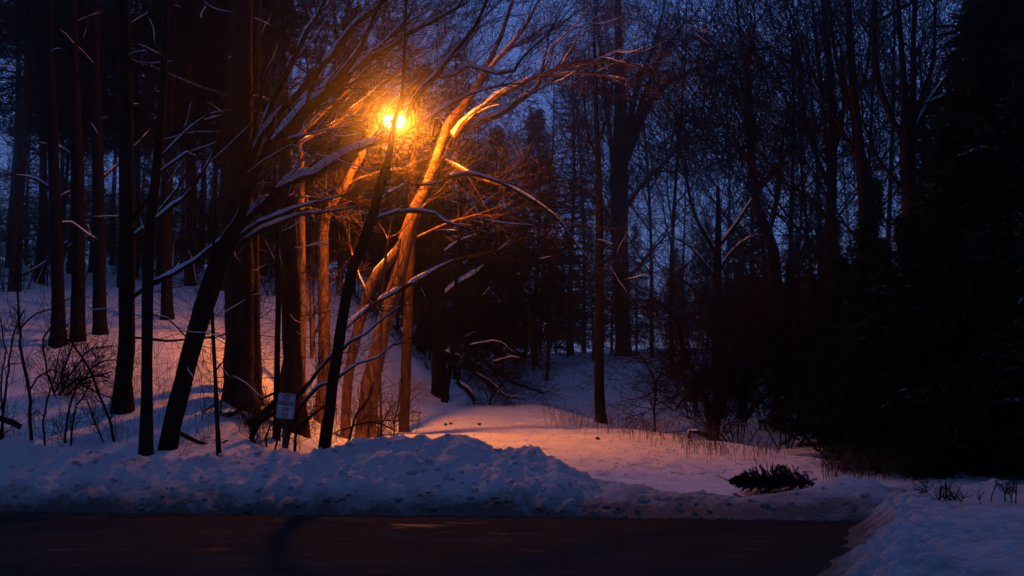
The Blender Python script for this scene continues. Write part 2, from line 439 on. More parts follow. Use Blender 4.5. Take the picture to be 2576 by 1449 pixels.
# cheap cull of cells deep under the road
zmax = V[F, 2].max(axis=1); F = F[zmax > -.12]
used = np.unique(F); mp_ = np.full(len(V), -1); mp_[used] = np.arange(len(used)); V = V[used]; F = mp_[F]
# clods lying on the bank
def ico():
    me = bpy.data.meshes.new('t'); import bmesh
    b = bmesh.new(); bmesh.ops.create_icosphere(b, subdivisions=2, radius=1); v = np.array([x.co[:] for x in b.verts]); f = np.array([[q.index for q in x.verts] for x in b.faces]); b.free(); bpy.data.meshes.remove(me); return v, f
IV, IF = ico()
cv, cf, off = [], [], len(V)
g = np.random.default_rng(6)
for i in range(260):                                   # crumbs that rolled onto the road
    x = g.uniform(-9.5, 5.0); y = float(yedge(x)) - abs(g.normal(0, .16)) + .02; s = g.uniform(.008, .026)
    v = IV*(1+.2*g.standard_normal((len(IV), 1)))*s + (x, y, s*.5); cv.append(v); cf.append(IF+off); off += len(IV)
g = np.random.default_rng(5)
for i in range(300):
    x = g.uniform(-9.5, 2.2) if i % 6 else g.uniform(2.2, 7.5); tt = abs(g.normal(0, 1)) if i % 3 else g.uniform(.1, 2.6); y = float(yedge(x)) + min(tt, 2.7)+.05
    s = g.uniform(.012, .042)*(1.5 if g.random() < .12 else 1)
    z = float(bank_z(np.array([x]), np.array([y]))[0])
    if z < .02: continue
    v = IV*(1+.22*g.standard_normal((len(IV), 1)))*np.array((1.2, 1, .8))*s + (x, y, z+s*.35)
    cv.append(v); cf.append(IF+off); off += len(IV)
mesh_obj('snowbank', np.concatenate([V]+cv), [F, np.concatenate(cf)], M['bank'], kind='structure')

# ---------------------------------------------------------------- street lamp
LD = 33.0
def box(cx, cy_, cz, sx, sy, sz):
    v = np.array([(i, j, k) for i in (-1, 1) for j in (-1, 1) for k in (-1, 1)], float)*np.array((sx, sy, sz))/2 + (cx, cy_, cz)
    f = [(0, 1, 3, 2), (4, 6, 7, 5), (0, 4, 5, 1), (2, 3, 7, 6), (0, 2, 6, 4), (1, 5, 7, 3)]
    return v, np.array(f)
lp = P(992, 303, LD)
pb = P(1016, 1050, LD+2.8); pt = P(1046, 262, LD+2.8)
gz = float(H(pb[0], pb[1]))
root = empty('street_lamp', (pb[0], pb[1], gz), 'wooden street lamp pole with a glowing orange lamp head behind the leaning black trunk', 'street lamp')
O = np.array((pb[0], pb[1], gz))
tb = Tubes(); ax = resample([(*(pb-(0, 0, .4)), .135), (*((pb+pt)/2), .12), (*pt, .10), (*(pt+(0.02, 0, .35)), .10)], .5)
tb.add(ax[:, :3], ax[:, 3], 12); tb.obj('pole', M['bark_pine'], root, O, wob=.01)
steel, t, b = mat('weathered_grey_metal', (.18, .18, .19), .5); b.inputs['Metallic'].default_value = .6
tb = Tubes(); a = [(*(pt-(0, 0, .15)), .028), (*((pt+lp)/2+(0, .1, .12)), .026), (*(lp+(.05, .20, .16)), .025)]
a = resample(a, .1); tb.add(a[:, :3], a[:, 3], 8); tb.obj('arm', steel, root, O)
# housing: a flattened shell over the glass bowl
def lathe(prof, sx, sy, c, n=28):
    V = []; 
    for r, z in prof:
        for k in range(n):
            an = 2*math.pi*k/n; V.append((r*sx*math.cos(an)+c[0], r*sy*math.sin(an)+c[1], z+c[2]))
    i = np.arange(len(prof)*n).reshape(-1, n)
    F = np.stack([i[:-1], np.roll(i, -1, 1)[:-1], np.roll(i, -1, 1)[1:], i[1:]], -1).reshape(-1, 4)
    return np.array(V), F
V, F = lathe([(.01, .17), (.5, .16), (.85, .12), (1.0, .06), (1.02, .045), (.97, .045), (.9, .06), (.4, .10), (.01, .11)], .27, .34, lp)
mesh_obj('housing', V-O, [F], steel, root)
V, F = lathe([(.95, .04), (.93, -.02), (.80, -.09), (.60, -.14), (.34, -.17), (.01, -.18)], .25, .30, lp, 14)
glow = bpy.data.materials.new('sodium_lamp_glass'); glow.use_nodes = True
t = glow.node_tree; t.nodes.clear(); e = t.nodes.new('ShaderNodeEmission'); out = t.nodes.new('ShaderNodeOutputMaterial')
e.inputs[0].default_value = (1.0, .25, .020, 1); e.inputs[1].default_value = LAMP_POWER; t.links.new(e.outputs[0], out.inputs[0])
for a0, a1, z0, z1 in ((163, 229, .03, -.30), (231, 322, -.225, -.345)):  # panels added round the bowl to cut lamplight on left slope, road and bank
    sv = []; na = 14
    for zz_, rr_s in ((z0, .36), (z1, .38)):
        for th in (0, .006):
            for k in range(na+1):
                an = R(a0+(a1-a0)*k/na); sv.append((lp[0]+(rr_s+th)*math.cos(an), lp[1]+(rr_s+th)*math.sin(an), lp[2]+zz_))
    n1 = na+1; sf = []
    for k in range(na):
        sf += [(k, k+1, 2*n1+k+1, 2*n1+k), (n1+k, 3*n1+k, 3*n1+k+1, n1+k+1), (k, n1+k, n1+k+1, k+1), (2*n1+k, 2*n1+k+1, 3*n1+k+1, 3*n1+k)]
    mesh_obj('added_light_shield', np.array(sv)-O, [np.array(sf)], steel, root)
for an in (165, 202, 234, 318):  # rods added only to carry the light-blocking panels
    tbs = Tubes(); an = R(an); tbs.add([lp+(.30*math.cos(an), .33*math.sin(an), .05), lp+(.368*math.cos(an), .368*math.sin(an), -.24)], [.006, .006], 5); tbs.obj('added_shield_bracket', steel, root, O)
mesh_obj('lamp_glass', V-O, [F], glow, root)

# twisted service cable running in from the left
tb = Tubes()
cp = resample([(*P(380, 165, 29), .01), (*P(480, 208, 29.6), .01), (*P(560, 235, 30), .01), (*P(640, 252, 30.4), .01), (*P(720, 259, 30.9), .01), (*P(860, 285, 31.8), .01), (*P(1030, 290, 33.1), .01)], .03)
for ph in (0, 2.1, 4.2):
    q = cp[:, :3].copy(); s = np.arange(len(q))*.03*2*math.pi/.35 + ph
    q[:, 2] += .013*np.cos(s); q[:, 1] += .013*np.sin(s); tb.add(q, np.full(len(q), .010), 5)
cab, t, b = mat('cable_sheath', (.25, .22, .2), .35, .5)
c = tb.obj('cable', cab, None); tag(c, 'twisted overhead cable catching orange lamp light on its way to the street lamp', 'cable')

# ---------------------------------------------------------------- sign
SD = 23.9
base = P(713, 1150, SD); gz = float(H(base[0], base[1]))
root = empty('no_parking_sign', (base[0], base[1], gz), 'white NO PARKING THIS SIDE sign on a dark metal post in the snow', 'sign')
O = np.array((base[0], base[1], gz))
ptop = P(720.5, 986, SD); pbot = base.copy(); pbot[2] = gz-.4
ax_ = unit(ptop-pbot); 
def frame_box(p, q, w, d, yo=0.0):
    a = unit(q-p); r = unit(np.cross(a, (0, 1, 0))); f = np.cross(r, a)
    v = []
    for e_ in (p, q):
        for s1, s2 in ((-1, -1), (1, -1), (1, 1), (-1, 1)): v.append(e_ + r*s1*w/2 + f*s2*d/2 + np.array((0, yo, 0)))
    f_ = [(0, 1, 2, 3), (4, 7, 6, 5), (0, 4, 5, 1), (1, 5, 6, 2), (2, 6, 7, 3), (3, 7, 4, 0)]
    return np.array(v), np.array(f_)
post, t, b = mat('dark_steel_post', (.05, .05, .045), .6); b.inputs['Metallic'].default_value = .4
vs, fs, off = [], [], 0
rr_ = np.cross(ax_, (0, 1, 0))
for dx, w, d, yo in ((0, .030, .006, .028), (-.022, .006, .03, .02), (.022, .006, .03, .02), (-.034, .024, .005, .008), (.034, .024, .005, .008)):
    v, f = frame_box(pbot+rr_*dx, ptop+rr_*dx, w, d, yo); vs.append(v); fs.append(f+off); off += 8
pole = mesh_obj('post', np.concatenate(vs)-O, [np.concatenate(fs)], post, root, smooth=False)
# pale holes' rims up the post
tb = Tubes()
for k in range(26):
    c_ = pbot + ax_*(.55+k*.045)
    tb.add([c_+(0, .004, 0), c_+(0, -.001+.02, 0)], [.005, .005], 6)
zinc, t, b = mat('galvanised_steel', (.35, .36, .38), .45)
tb.obj('bolt_row', zinc, root, O)
sw, sh = px(44, SD), px(63, SD)
sc_ = P(719, 1021.5, SD-.03)
tilt = -R(5.5)
rt = np.array((math.cos(tilt), 0, math.sin(tilt))); upv = np.array((-math.sin(tilt), 0, math.cos(tilt)))
def rrect(w, h, r, n=6):
    pts = []
    for cx, cz, a0 in ((w/2-r, h/2-r, 0), (-w/2+r, h/2-r, 90), (-w/2+r, -h/2+r, 180), (w/2-r, -h/2+r, 270)):
        for k in range(n+1):
            a = R(a0+90*k/n); pts.append((cx+r*math.cos(a), cz+r*math.sin(a)))
    return pts
def plate(pts, y0, y1):
    n = len(pts); v = [sc_+rt*a+upv*b_+np.array((0, y0, 0)) for a, b_ in pts]+[sc_+rt*a+upv*b_+np.array((0, y1, 0)) for a, b_ in pts]
    return np.array(v), [np.array([list(range(n))[::-1]]), np.array([list(range(n, 2*n))]), np.array([(k, (k+1) % n, n+(k+1) % n, n+k) for k in range(n)])]
white, t, b = mat('sign_white_sheeting', (.72, .74, .78), .45, .4)
n = noise_node(t, 14, 5, .6); r = ramp(t, n.outputs[0], [(.35, (.44, .45, .47)), (.6, (.56, .57, .60))]); t.links.new(r.outputs[0], b.inputs['Base Color'])
red, t, b = mat('sign_red_ink', (.16, .012, .02), .5)
v, f = plate(rrect(sw, sh, .028), 0, .004); mesh_obj('panel', v-O, f, white, root, smooth=False)
A, B = rrect(sw-.022, sh-.022, .020), rrect(sw-.036, sh-.036, .014); n = len(A)
v = [sc_+rt*a+upv*b_+np.array((0, -.002, 0)) for a, b_ in A+B]; f = np.array([(k, n+k, n+(k+1) % n, (k+1) % n) for k in range(n)])
mesh_obj('border', np.array(v)-O, [f], red, root, smooth=False)
TV, TF = [], []; off = 0
for s, hz, size, wd in (('NO', .150, .088, .115), ('PARKING', .050, .088, .245), ('THIS', -.058, .060, .118), ('SIDE', -.148, .060, .118)):
    cu = bpy.data.curves.new('t', 'FONT'); cu.body = s; cu.size = 1; cu.offset = .022; cu.resolution_u = 4
    ob = bpy.data.objects.new('t', cu); COL.objects.link(ob); bpy.context.view_layer.update()
    me = ob.evaluated_get(bpy.context.evaluated_depsgraph_get()).to_mesh()
    vv = np.array([q.co[:] for q in me.vertices]); me.calc_loop_triangles(); ff = np.array([t_.vertices[:] for t_ in me.loop_triangles])
    x0, x1 = vv[:, 0].min(), vv[:, 0].max(); y0, y1 = vv[:, 1].min(), vv[:, 1].max()
    a = (vv[:, 0]-(x0+x1)/2)/(x1-x0)*wd; b_ = (vv[:, 1]-(y0+y1)/2)/(y1-y0)*size + hz*sh/.44
    TV.append(sc_ + a[:, None]*rt + b_[:, None]*upv + (0, -.003, 0)); TF.append(ff+off); off += len(vv)
    bpy.data.objects.remove(ob); bpy.data.curves.remove(cu)
mesh_obj('lettering', np.concatenate(TV)-O, [np.concatenate(TF)], red, root, smooth=False)
tb = Tubes()
for hz in (.19, -.19):
    c_ = sc_+upv*hz; tb.add([c_-(0, .012, 0), c_+(0, .01, 0)], [.010, .010], 6)
    tb.obj('bolt', post, root, O); tb = Tubes()

# ---------------------------------------------------------------- traced trees
D = lambda u, v: hit(u, v)
# big dark tree with the sweeping limbs
traced_tree('forked_tree', 'dark leaning tree whose long snow-topped limbs sweep up right from a snowy crotch', 'tree', 25.5,
    [(416, 1165, 42), (432, 1075, 44), (476, 900, 48), (512, 775, 50), (545, 680, 52), (575, 605, 50), (592, 575, 40)],
    [[(588, 590, 34), (623, 492, 26), (639, 445, 25), (662, 400, 25), (692, 359, 26), (731, 320, 26), (770, 273, 26), (809, 240, 25), (848, 203, 24), (879, 161, 19), (900, 135, 15), (913, 109, 13), (937, 50, 10), (960, 0, 8)],
     [(862, 192, 16), (926, 150, 15), (952, 133, 15), (991, 112, 14), (1030, 83, 13), (1062, 65, 11), (1100, 48, 9), (1150, 20, 7)],
     [(596, 560, 22), (628, 430, 18), (655, 350, 18), (692, 300, 18), (718, 268, 18), (757, 229, 18), (801, 177, 17), (833, 141, 16), (861, 102, 15), (887, 70, 14), (913, 44, 13), (968, 0, 11), (1000, -30, 9)],
     [(598, 545, 20), (640, 380, 17), (692, 247, 16), (731, 167, 14), (773, 76, 12), (796, 44, 11), (817, 0, 9)],
     [(590, 592, 30), (605, 565, 27), (639, 533, 25), (675, 507, 24), (701, 481, 22), (730, 460, 21), (756, 446, 21), (790, 440, 20), (821, 420, 19), (860, 396, 18), (899, 375, 17, .2), (933, 362, 16, .4), (990, 344, 12, .6), (1054, 312, 10, .8), (1106, 278, 9, 1), (1180, 238, 7, 1.2), (1260, 215, 5, 1.3)],
     [(1020, 298, 13, .7), (1045, 245, 13, .7), (1069, 217, 13, .6), (1103, 188, 12, .5), (1121, 159, 12, .4), (1147, 128, 11, .3), (1168, 102, 10, .2), (1194, 68, 9, 0), (1222, 10, 8, 0), (1235, -30, 6, 0)],
     [(1100, 196, 8, .5), (1116, 193, 9, .5), (1147, 186, 9, .4), (1173, 169, 9, .3), (1184, 168, 9, .3), (1215, 176, 9, .2), (1251, 186, 9, .1), (1293, 179, 8, 0), (1311, 150, 7, 0), (1342, 118, 6, -.1), (1382, 84, 5, -.2)],
     [(592, 605, 14), (620, 583, 11), (650, 560, 10), (680, 549, 9), (740, 525, 8), (800, 508, 6), (860, 492, 4)],
     [(600, 615, 13), (660, 574, 9), (704, 558, 9), (758, 540, 8), (830, 532, 6), (900, 520, 4)],
     [(668, 396, 14), (700, 380, 13), (735, 330, 12), (775, 285, 11), (800, 262, 9), (850, 225, 7)],
     [(600, 520, 12), (611, 470, 10), (640, 330, 9), (660, 220, 8), (700, 120, 7), (720, 20, 5)],
    ], dens=1.25, snow=.97, snow_thick=1.25, seed=3, tw_len=1.0, boughs=15, bough_src=[0, 1, 2, 3, 4, 4, 5])
# black tree leaning in front of the lamp
traced_tree('leaning_tree', 'slim black tree leaning right and crossing in front of the glowing street lamp', 'tree', 24.3,
    [(815, 1137, 31), (830, 1026, 28), (836, 966, 28), (846, 905, 28), (857, 829, 27), (872, 738, 26), (890, 670, 26), (915, 606, 26), (942, 528, 25), (955, 470, 24), (969, 429, 23), (981, 380, 17), (987, 335, 15), (992, 303, 15), (999, 280, 12), (1009, 250, 9), (1015, 200, 9), (1018, 100, 8), (1022, 0, 7), (1028, -60, 9)],
    [[(862, 828, 14, .0), (895, 800, 11, 1.4), (932, 770, 11, 2.6), (970, 747, 11, 3.6), (1037, 712, 11, 4.6), (1079, 690, 11, 5), (1102, 677, 11, 5), (1141, 658, 10, 5), (1198, 643, 8, 5), (1253, 632, 7, 5), (1300, 612, 5, 5)],
     [(940, 556, 12), (960, 546, 11), (998, 535, 11), (1037, 531, 11), (1063, 533, 11), (1092, 538, 10), (1115, 556, 7), (1141, 565, 6), (1172, 573, 5)],
     [(935, 518, 10, .2), (972, 491, 8, 1), (998, 475, 7, 2), (1026, 463, 7, 3), (1047, 466, 7, 3.5), (1102, 460, 6, 5), (1139, 443, 9, 6), (1180, 437, 9, 6.4), (1206, 443, 9, 6.6), (1258, 460, 8, 7), (1320, 492, 6, 7), (1390, 540, 5, 7), (1440, 600, 4, 7), (1500, 676, 3, 7)],
     [(848, 895, 9), (880, 860, 7), (920, 840, 6), (965, 800, 5), (1010, 770, 4)],
     [(840, 960, 8), (870, 935, 7), (900, 915, 6), (950, 900, 5), (985, 870, 4)],
    ], dens=.9, snow=.9, seed=5, trunk_snow=False, drop=.05, twig_trunk=14)
# tall lit pair behind the lamp
traced_tree('lit_tree', 'tall orange-lit tree with a broad bright trunk leaning right past the lamp', 'tree', 33.9,
    [(920, 1062, 38), (926, 1020, 38), (931, 966, 38), (945, 905, 36), (967, 814, 34), (984, 753, 34), (1000, 700, 34), (1013, 645, 33), (1022, 598, 33), (1034, 559, 31), (1050, 518, 28), (1072, 475, 26), (1089, 429, 23), (1107, 377, 21), (1124, 323, 21), (1140, 297, 20), (1163, 271, 19), (1184, 240, 17), (1207, 209, 15), (1225, 167, 12), (1246, 123, 10), (1262, 86, 9), (1290, 0, 7)],
    [[(1126, 335, 18), (1142, 344, 17), (1165, 313, 18), (1194, 287, 17), (1225, 266, 16), (1251, 243, 15), (1277, 230, 14), (1303, 217, 13), (1329, 201, 12), (1350, 193, 12), (1378, 186, 12), (1408, 167, 11), (1447, 159, 10), (1512, 156, 8), (1564, 156, 7), (1602, 168, 5)],
     [(1360, 193, 8), (1382, 190, 8), (1421, 185, 8), (1486, 185, 7), (1538, 193, 5), (1580, 200, 4)],
     [(1150, 325, 14), (1190, 318, 14), (1215, 305, 15), (1251, 292, 15), (1277, 277, 15), (1303, 256, 14), (1329, 238, 12), (1345, 227, 10), (1356, 209, 9), (1371, 141, 7), (1379, 112, 5)],
     [(1215, 200, 10), (1251, 150, 10), (1277, 123, 10), (1298, 99, 9), (1322, 68, 8), (1350, 10, 6)],
     [(1110, 400, 9), (1150, 420, 9), (1220, 455, 8), (1280, 470, 7), (1340, 500, 5), (1420, 560, 4)],
     [(1040, 600, 8), (1075, 585, 8), (1130, 560, 6), (1200, 540, 5)]],
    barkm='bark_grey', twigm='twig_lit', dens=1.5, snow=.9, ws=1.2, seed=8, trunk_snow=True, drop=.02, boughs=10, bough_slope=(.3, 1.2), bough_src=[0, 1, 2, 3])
traced_tree('lit_tree', 'curving orange-lit trunk merging with the broad lit leaning tree from its left', 'tree', 33.8,
    [(870, 1050, 23), (874, 966, 24), (890, 874, 25), (912, 783, 25), (933, 716, 25), (951, 684, 25), (982, 653, 24), (1000, 625, 20), (1012, 600, 10)],
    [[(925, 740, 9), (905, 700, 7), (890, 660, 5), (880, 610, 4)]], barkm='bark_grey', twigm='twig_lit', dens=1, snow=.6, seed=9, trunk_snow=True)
traced_tree('sapling', 'thin orange-lit sapling with a Y fork between the two lit leaning trunks', 'sapling', 33.0,
    [(958, 1040, 7), (956, 900, 7), (961, 754, 7), (966, 677, 7), (977, 601, 7)],
    [[(977, 605, 5), (965, 580, 5), (951, 562, 4), (962, 510, 3)], [(977, 603, 5), (985, 559, 5), (992, 528, 5), (990, 468, 4), (989, 416, 3)], [(978, 598, 4), (1003, 588, 4), (1050, 530, 3)]],
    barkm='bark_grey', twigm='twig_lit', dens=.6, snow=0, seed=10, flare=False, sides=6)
traced_tree('lit_tree', 'pale straight lit trunk with two lit limbs arching right above the crotch', 'tree', 34.5,
    [(756, 1050, 22), (756, 925, 21), (761, 775, 17), (760, 692, 16), (759, 575, 15), (757, 497, 15), (757, 420, 14), (757, 385, 13)],
    [[(757, 390, 10), (754, 362, 10), (796, 336, 10), (838, 315, 10), (874, 284, 10), (913, 255, 9), (952, 221, 8), (997, 182, 6), (1050, 130, 4)],
     [(757, 388, 9), (754, 340, 9), (783, 312, 9), (817, 279, 9), (853, 247, 9), (890, 208, 8), (926, 172, 7), (963, 146, 5), (1010, 90, 4)],
     [(758, 520, 6), (785, 525, 6), (811, 530, 5)]],
    barkm='bark_grey', twigm='twig_lit', dens=1.5, snow=.95, ws=1.2, seed=12, boughs=6, bough_slope=(.5, 1.0), bough_src=[0, 1])
traced_tree('lit_tree', 'lit tree bending right at mid height and running up behind the lamp head', 'tree', 34.6,
    [(808, 1048, 30), (816, 925, 28), (815, 775, 26), (812, 692, 25), (813, 588, 24), (818, 549, 22), (842, 502, 19), (865, 471, 18), (884, 432, 17), (905, 400, 15), (929, 340, 14), (967, 291, 14), (993, 263, 14), (1020, 236, 13), (1046, 213, 12), (1072, 194, 11), (1110, 165, 9), (1160, 120, 7), (1200, 60, 5)],
    [[(787, 900, 14), (785, 780, 13), (785, 692, 13), (790, 601, 13), (797, 560, 13), (811, 531, 12), (822, 525, 10)],
     [(870, 465, 7), (900, 450, 6), (960, 430, 4), (1010, 425, 3)]],
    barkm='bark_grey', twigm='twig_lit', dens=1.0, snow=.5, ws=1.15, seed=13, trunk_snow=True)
# trunks on the left slope: (u base, v base, w base, u top, v top, w top, depth or None)
def straight(name, label, pts, depth=None, bm='bark_dark', limbs=(), seed=1, dens=1.0, snow=.8, **k):
    d = depth or D(pts[0][0], pts[0][1])
    k.setdefault('twig_trunk', 9)
    return traced_tree(name, label, 'tree', d, pts, limbs, barkm=bm, seed=seed, dens=dens, snow=snow, **k)
straight('slender_tree', 'straight black trunk rising from the snowbank edge with a long snowy branch on its right', [(367, 1168, 34), (369, 1000, 30), (370, 850, 28), (372, 700, 31), (376, 600, 32), (386, 500, 26), (396, 400, 24), (408, 250, 20), (415, 100, 18), (418, -20, 16)], 25.2,
    limbs=[[(385, 712, 12), (433, 690, 12), (460, 674, 11), (491, 656, 10), (527, 625, 9), (552, 606, 8), (600, 570, 5)], [(388, 556, 10), (401, 546, 10), (436, 516, 10), (460, 503, 9), (485, 472, 7), (503, 445, 6), (524, 410, 5), (550, 350, 4)],
           [(395, 440, 8), (420, 420, 8), (450, 400, 8), (470, 385, 8), (495, 395, 5)], [(400, 400, 8), (440, 360, 7), (480, 320, 6), (520, 290, 4)], [(375, 790, 5), (420, 800, 4), (470, 850, 4)]], seed=21, dens=1.3, snow=.9)
straight('pine_tree', 'thick black trunk with a flared foot standing on the lit slope', [(307, 1035, 50), (310, 960, 44), (318, 880, 42), (318, 760, 42), (320, 640, 42), (318, 500, 40), (316, 300, 38), (312, 100, 34), (310, -20, 32)], None,
    limbs=[[(335, 746, 12), (350, 735, 11), (368, 722, 8), (420, 690, 6)], [(330, 600, 10), (350, 585, 10), (375, 565, 9), (410, 520, 7), (450, 470, 5)], [(330, 560, 10), (350, 530, 9), (372, 502, 8), (400, 470, 5)], [(332, 850, 7), (350, 850, 6), (420, 858, 6), (480, 852, 5), (540, 850, 4)]], seed=22, dens=1.3, snow=.85)
straight('pine_tree', 'black trunk farthest left of the row of three on the upper slope', [(146, 868, 40), (146, 780, 34), (143, 650, 33), (138, 500, 31), (130, 300, 28), (122, 100, 26), (120, -20, 24)], None, seed=23, limbs=[[(150, 560, 6), (180, 560, 6), (220, 590, 6), (270, 615, 5), (312, 628, 4)], [(130, 480, 7), (90, 450, 6), (40, 440, 4)]], snow=.95)
straight('pine_tree', 'black trunk in the middle of the row of three on the upper slope', [(195, 860, 36), (196, 760, 36), (197, 600, 34), (194, 400, 32), (186, 200, 28), (180, -20, 26)], None, seed=24, limbs=[[(205, 520, 7), (240, 500, 6), (280, 490, 4)], [(190, 400, 7), (150, 370, 6), (100, 360, 4)]])
straight('pine_tree', 'black trunk rightmost of the row of three on the upper slope', [(252, 842, 34), (250, 760, 34), (248, 600, 32), (246, 400, 30), (240, 200, 26), (238, -20, 24)], None, seed=25, limbs=[[(245, 600, 7), (210, 595, 7), (150, 640, 6), (90, 675, 5), (60, 690, 4)], [(255, 450, 7), (290, 420, 6), (340, 380, 4)]], snow=.95)
straight('pine_tree', 'short-looking dark trunk high on the slope between two thicker trunks', [(421, 803, 30), (419, 700, 27), (420, 560, 26), (424, 400, 24), (430, 200, 20), (432, -20, 18)], None, seed=26)
straight('slender_tree', 'thin black stem beside the foot of the dark leaning tree', [(551, 1158, 12), (546, 1060, 11), (541, 950, 10), (536, 850, 10), (532, 760, 9), (535, 640, 8), (545, 500, 6)], 25.0, seed=27, snow=.3, limbs=[[(545, 930, 5), (556, 915, 4), (566, 905, 3)]])
straight('pine_tree', 'massive black pine trunk left of centre with ridged bark', [(604, 1040, 84), (603, 960, 76), (602, 850, 74), (602, 700, 74), (603, 500, 68), (606, 300, 60), (610, 100, 54), (612, -20, 50)], 29.0, 'bark_pine', seed=28, wob=.05, twig_trunk=25)
straight('pine_tree', 'reddish ridged pine trunk touching the massive black one on its right', [(632, 1078, 56), (634, 980, 48), (634, 850, 44), (632, 700, 42), (632, 500, 40), (636, 350, 36), (640, 150, 32), (644, -20, 28)], 30.2, 'bark_pine', seed=29, wob=.06, limbs=[[(640, 650, 9), (600, 655, 8), (590, 668, 6)]], twig_trunk=20)
straight('slender_tree', 'thin dark trunk just left of the parking sign', [(696, 1040, 17), (697, 900, 15), (700, 750, 14), (699, 650, 14), (695, 560, 12), (690, 420, 10), (684, 250, 8)], 27.5, seed=30, limbs=[[(697, 690, 8), (685, 650, 7), (668, 612, 6), (655, 590, 4)], [(700, 640, 6), (712, 600, 5), (730, 540, 4)]], snow=.8, bm='bark_dark')
straight('broken_tree', 'broad shaggy dark trunk with peeling pale bark behind the parking sign', [(737, 1070, 66), (736, 990, 58), (735, 900, 50), (733, 800, 48), (732, 700, 46), (728, 600, 42), (722, 470, 36), (716, 330, 28), (712, 200, 22)], 29.5, 'bark_pine', seed=31, wob=.09, twig_trunk=30)
straight('slender_tree', 'dark lower trunk right of the broad lit leaning tree', [(1106, 999, 38), (1104, 900, 35), (1105, 800, 34), (1104, 700, 33), (1102, 600, 31), (1100, 450, 28), (1100, 300, 24)], None, seed=33, limbs=[[(1112, 748, 10), (1123, 737, 11), (1154, 712, 11), (1191, 692, 10), (1220, 668, 8), (1245, 642, 7), (1290, 600, 4)], [(1110, 640, 7), (1150, 610, 6), (1200, 590, 4)], [(1110, 880, 7), (1160, 900, 6), (1220, 930, 4)]], snow=.95, snow_thick=1.2)
straight('slender_tree', 'slim dark trunk leaning against the right side of a lower dark trunk', [(1117, 1012, 15), (1128, 950, 14), (1138, 890, 13), (1143, 800, 12), (1146, 738, 11), (1152, 640, 9), (1160, 500, 7)], None, seed=34, limbs=[[(1146, 790, 4), (1160, 770, 4), (1190, 740, 3)]], snow=.5)
straight('lone_tree', 'single straight reddish trunk standing alone at the far edge of the lit snow', [(1513, 1066, 27), (1508, 1000, 25), (1507, 900, 24), (1508, 760, 23), (1508, 600, 20), (1506, 450, 16), (1500, 300, 12), (1496, 150, 9), (1494, 40, 6)], None, 'bark_dark', seed=35, limbs=[[(1505, 400, 8), (1480, 340, 7), (1470, 260, 5)], [(1510, 520, 6), (1470, 480, 5), (1420, 470, 4)], [(1510, 350, 7), (1530, 280, 6), (1540, 200, 4)]], dens=1.4, snow=.3, twig_trunk=20)
straight('forked_tree', 'big dark tree dividing into upright and right-sweeping limbs above the lone trunk', [(1569, 896, 40), (1566, 800, 38), (1560, 650, 42), (1558, 520, 46), (1558, 420, 46), (1562, 340, 38), (1560, 200, 24), (1556, 80, 18), (1554, -20, 15)], None, seed=36, limbs=[
    [(1575, 400, 26), (1600, 335, 22), (1640, 250, 17), (1700, 197, 13), (1780, 165, 10), (1850, 130, 7)], [(1572, 360, 20), (1590, 280, 16), (1610, 200, 14), (1640, 130, 11), (1665, 40, 8)], [(1545, 430, 14), (1530, 300, 12), (1515, 160, 10), (1500, 40, 8)], [(1580, 350, 16), (1625, 230, 12), (1660, 150, 10), (1720, 60, 7)],
    [(1575, 520, 14), (1620, 460, 12), (1680, 400, 9), (1720, 360, 6)], [(1545, 560, 12), (1500, 500, 9), (1450, 470, 6)], [(1580, 700, 9), (1610, 670, 8), (1640, 630, 7), (1670, 600, 5)]], dens=1.5, snow=.55, tw_len=1.6)
straight('forked_tree', 'dark upright tree with a V of limbs against the blue sky right of centre', [(1805, 860, 27), (1805, 794, 24), (1805, 690, 21), (1806, 620, 18), (1807, 550, 14), (1806, 470, 9)], 46, seed=37, limbs=[
    [(1800, 640, 11), (1775, 590, 10), (1752, 551, 9), (1735, 492, 8), (1718, 412, 6), (1700, 330, 4)], [(1811, 618, 10), (1857, 557, 9), (1891, 505, 8), (1940, 446, 6), (1980, 390, 4)], [(1800, 700, 9), (1770, 660, 7), (1735, 620, 5), (1700, 600, 3)], [(1798, 785, 10), (1770, 755, 8), (1745, 728, 7), (1700, 690, 4)], [(1812, 680, 8), (1835, 640, 7), (1880, 600, 5), (1930, 590, 3)]], dens=2.0, snow=.25, tw_len=1.3)
straight('forked_tree', 'tall dark double-stemmed tree curving up left of the right-hand evergreens', [(1960, 880, 34), (1956, 760, 32), (1947, 640, 28), (1925, 570, 24), (1900, 500, 20), (1895, 400, 14), (1893, 300, 12), (1880, 200, 10), (1862, 90, 8), (1850, -20, 6)], 44, seed=38, limbs=[
    [(1902, 510, 13), (1886, 400, 11), (1880, 300, 10), (1878, 200, 9), (1900, 60, 7)], [(1935, 590, 12), (1960, 480, 10), (1965, 380, 8), (1990, 250, 6)], [(1905, 480, 7), (1940, 430, 6), (1990, 380, 4)]], dens=1.9, snow=.1, tw_len=1.4)
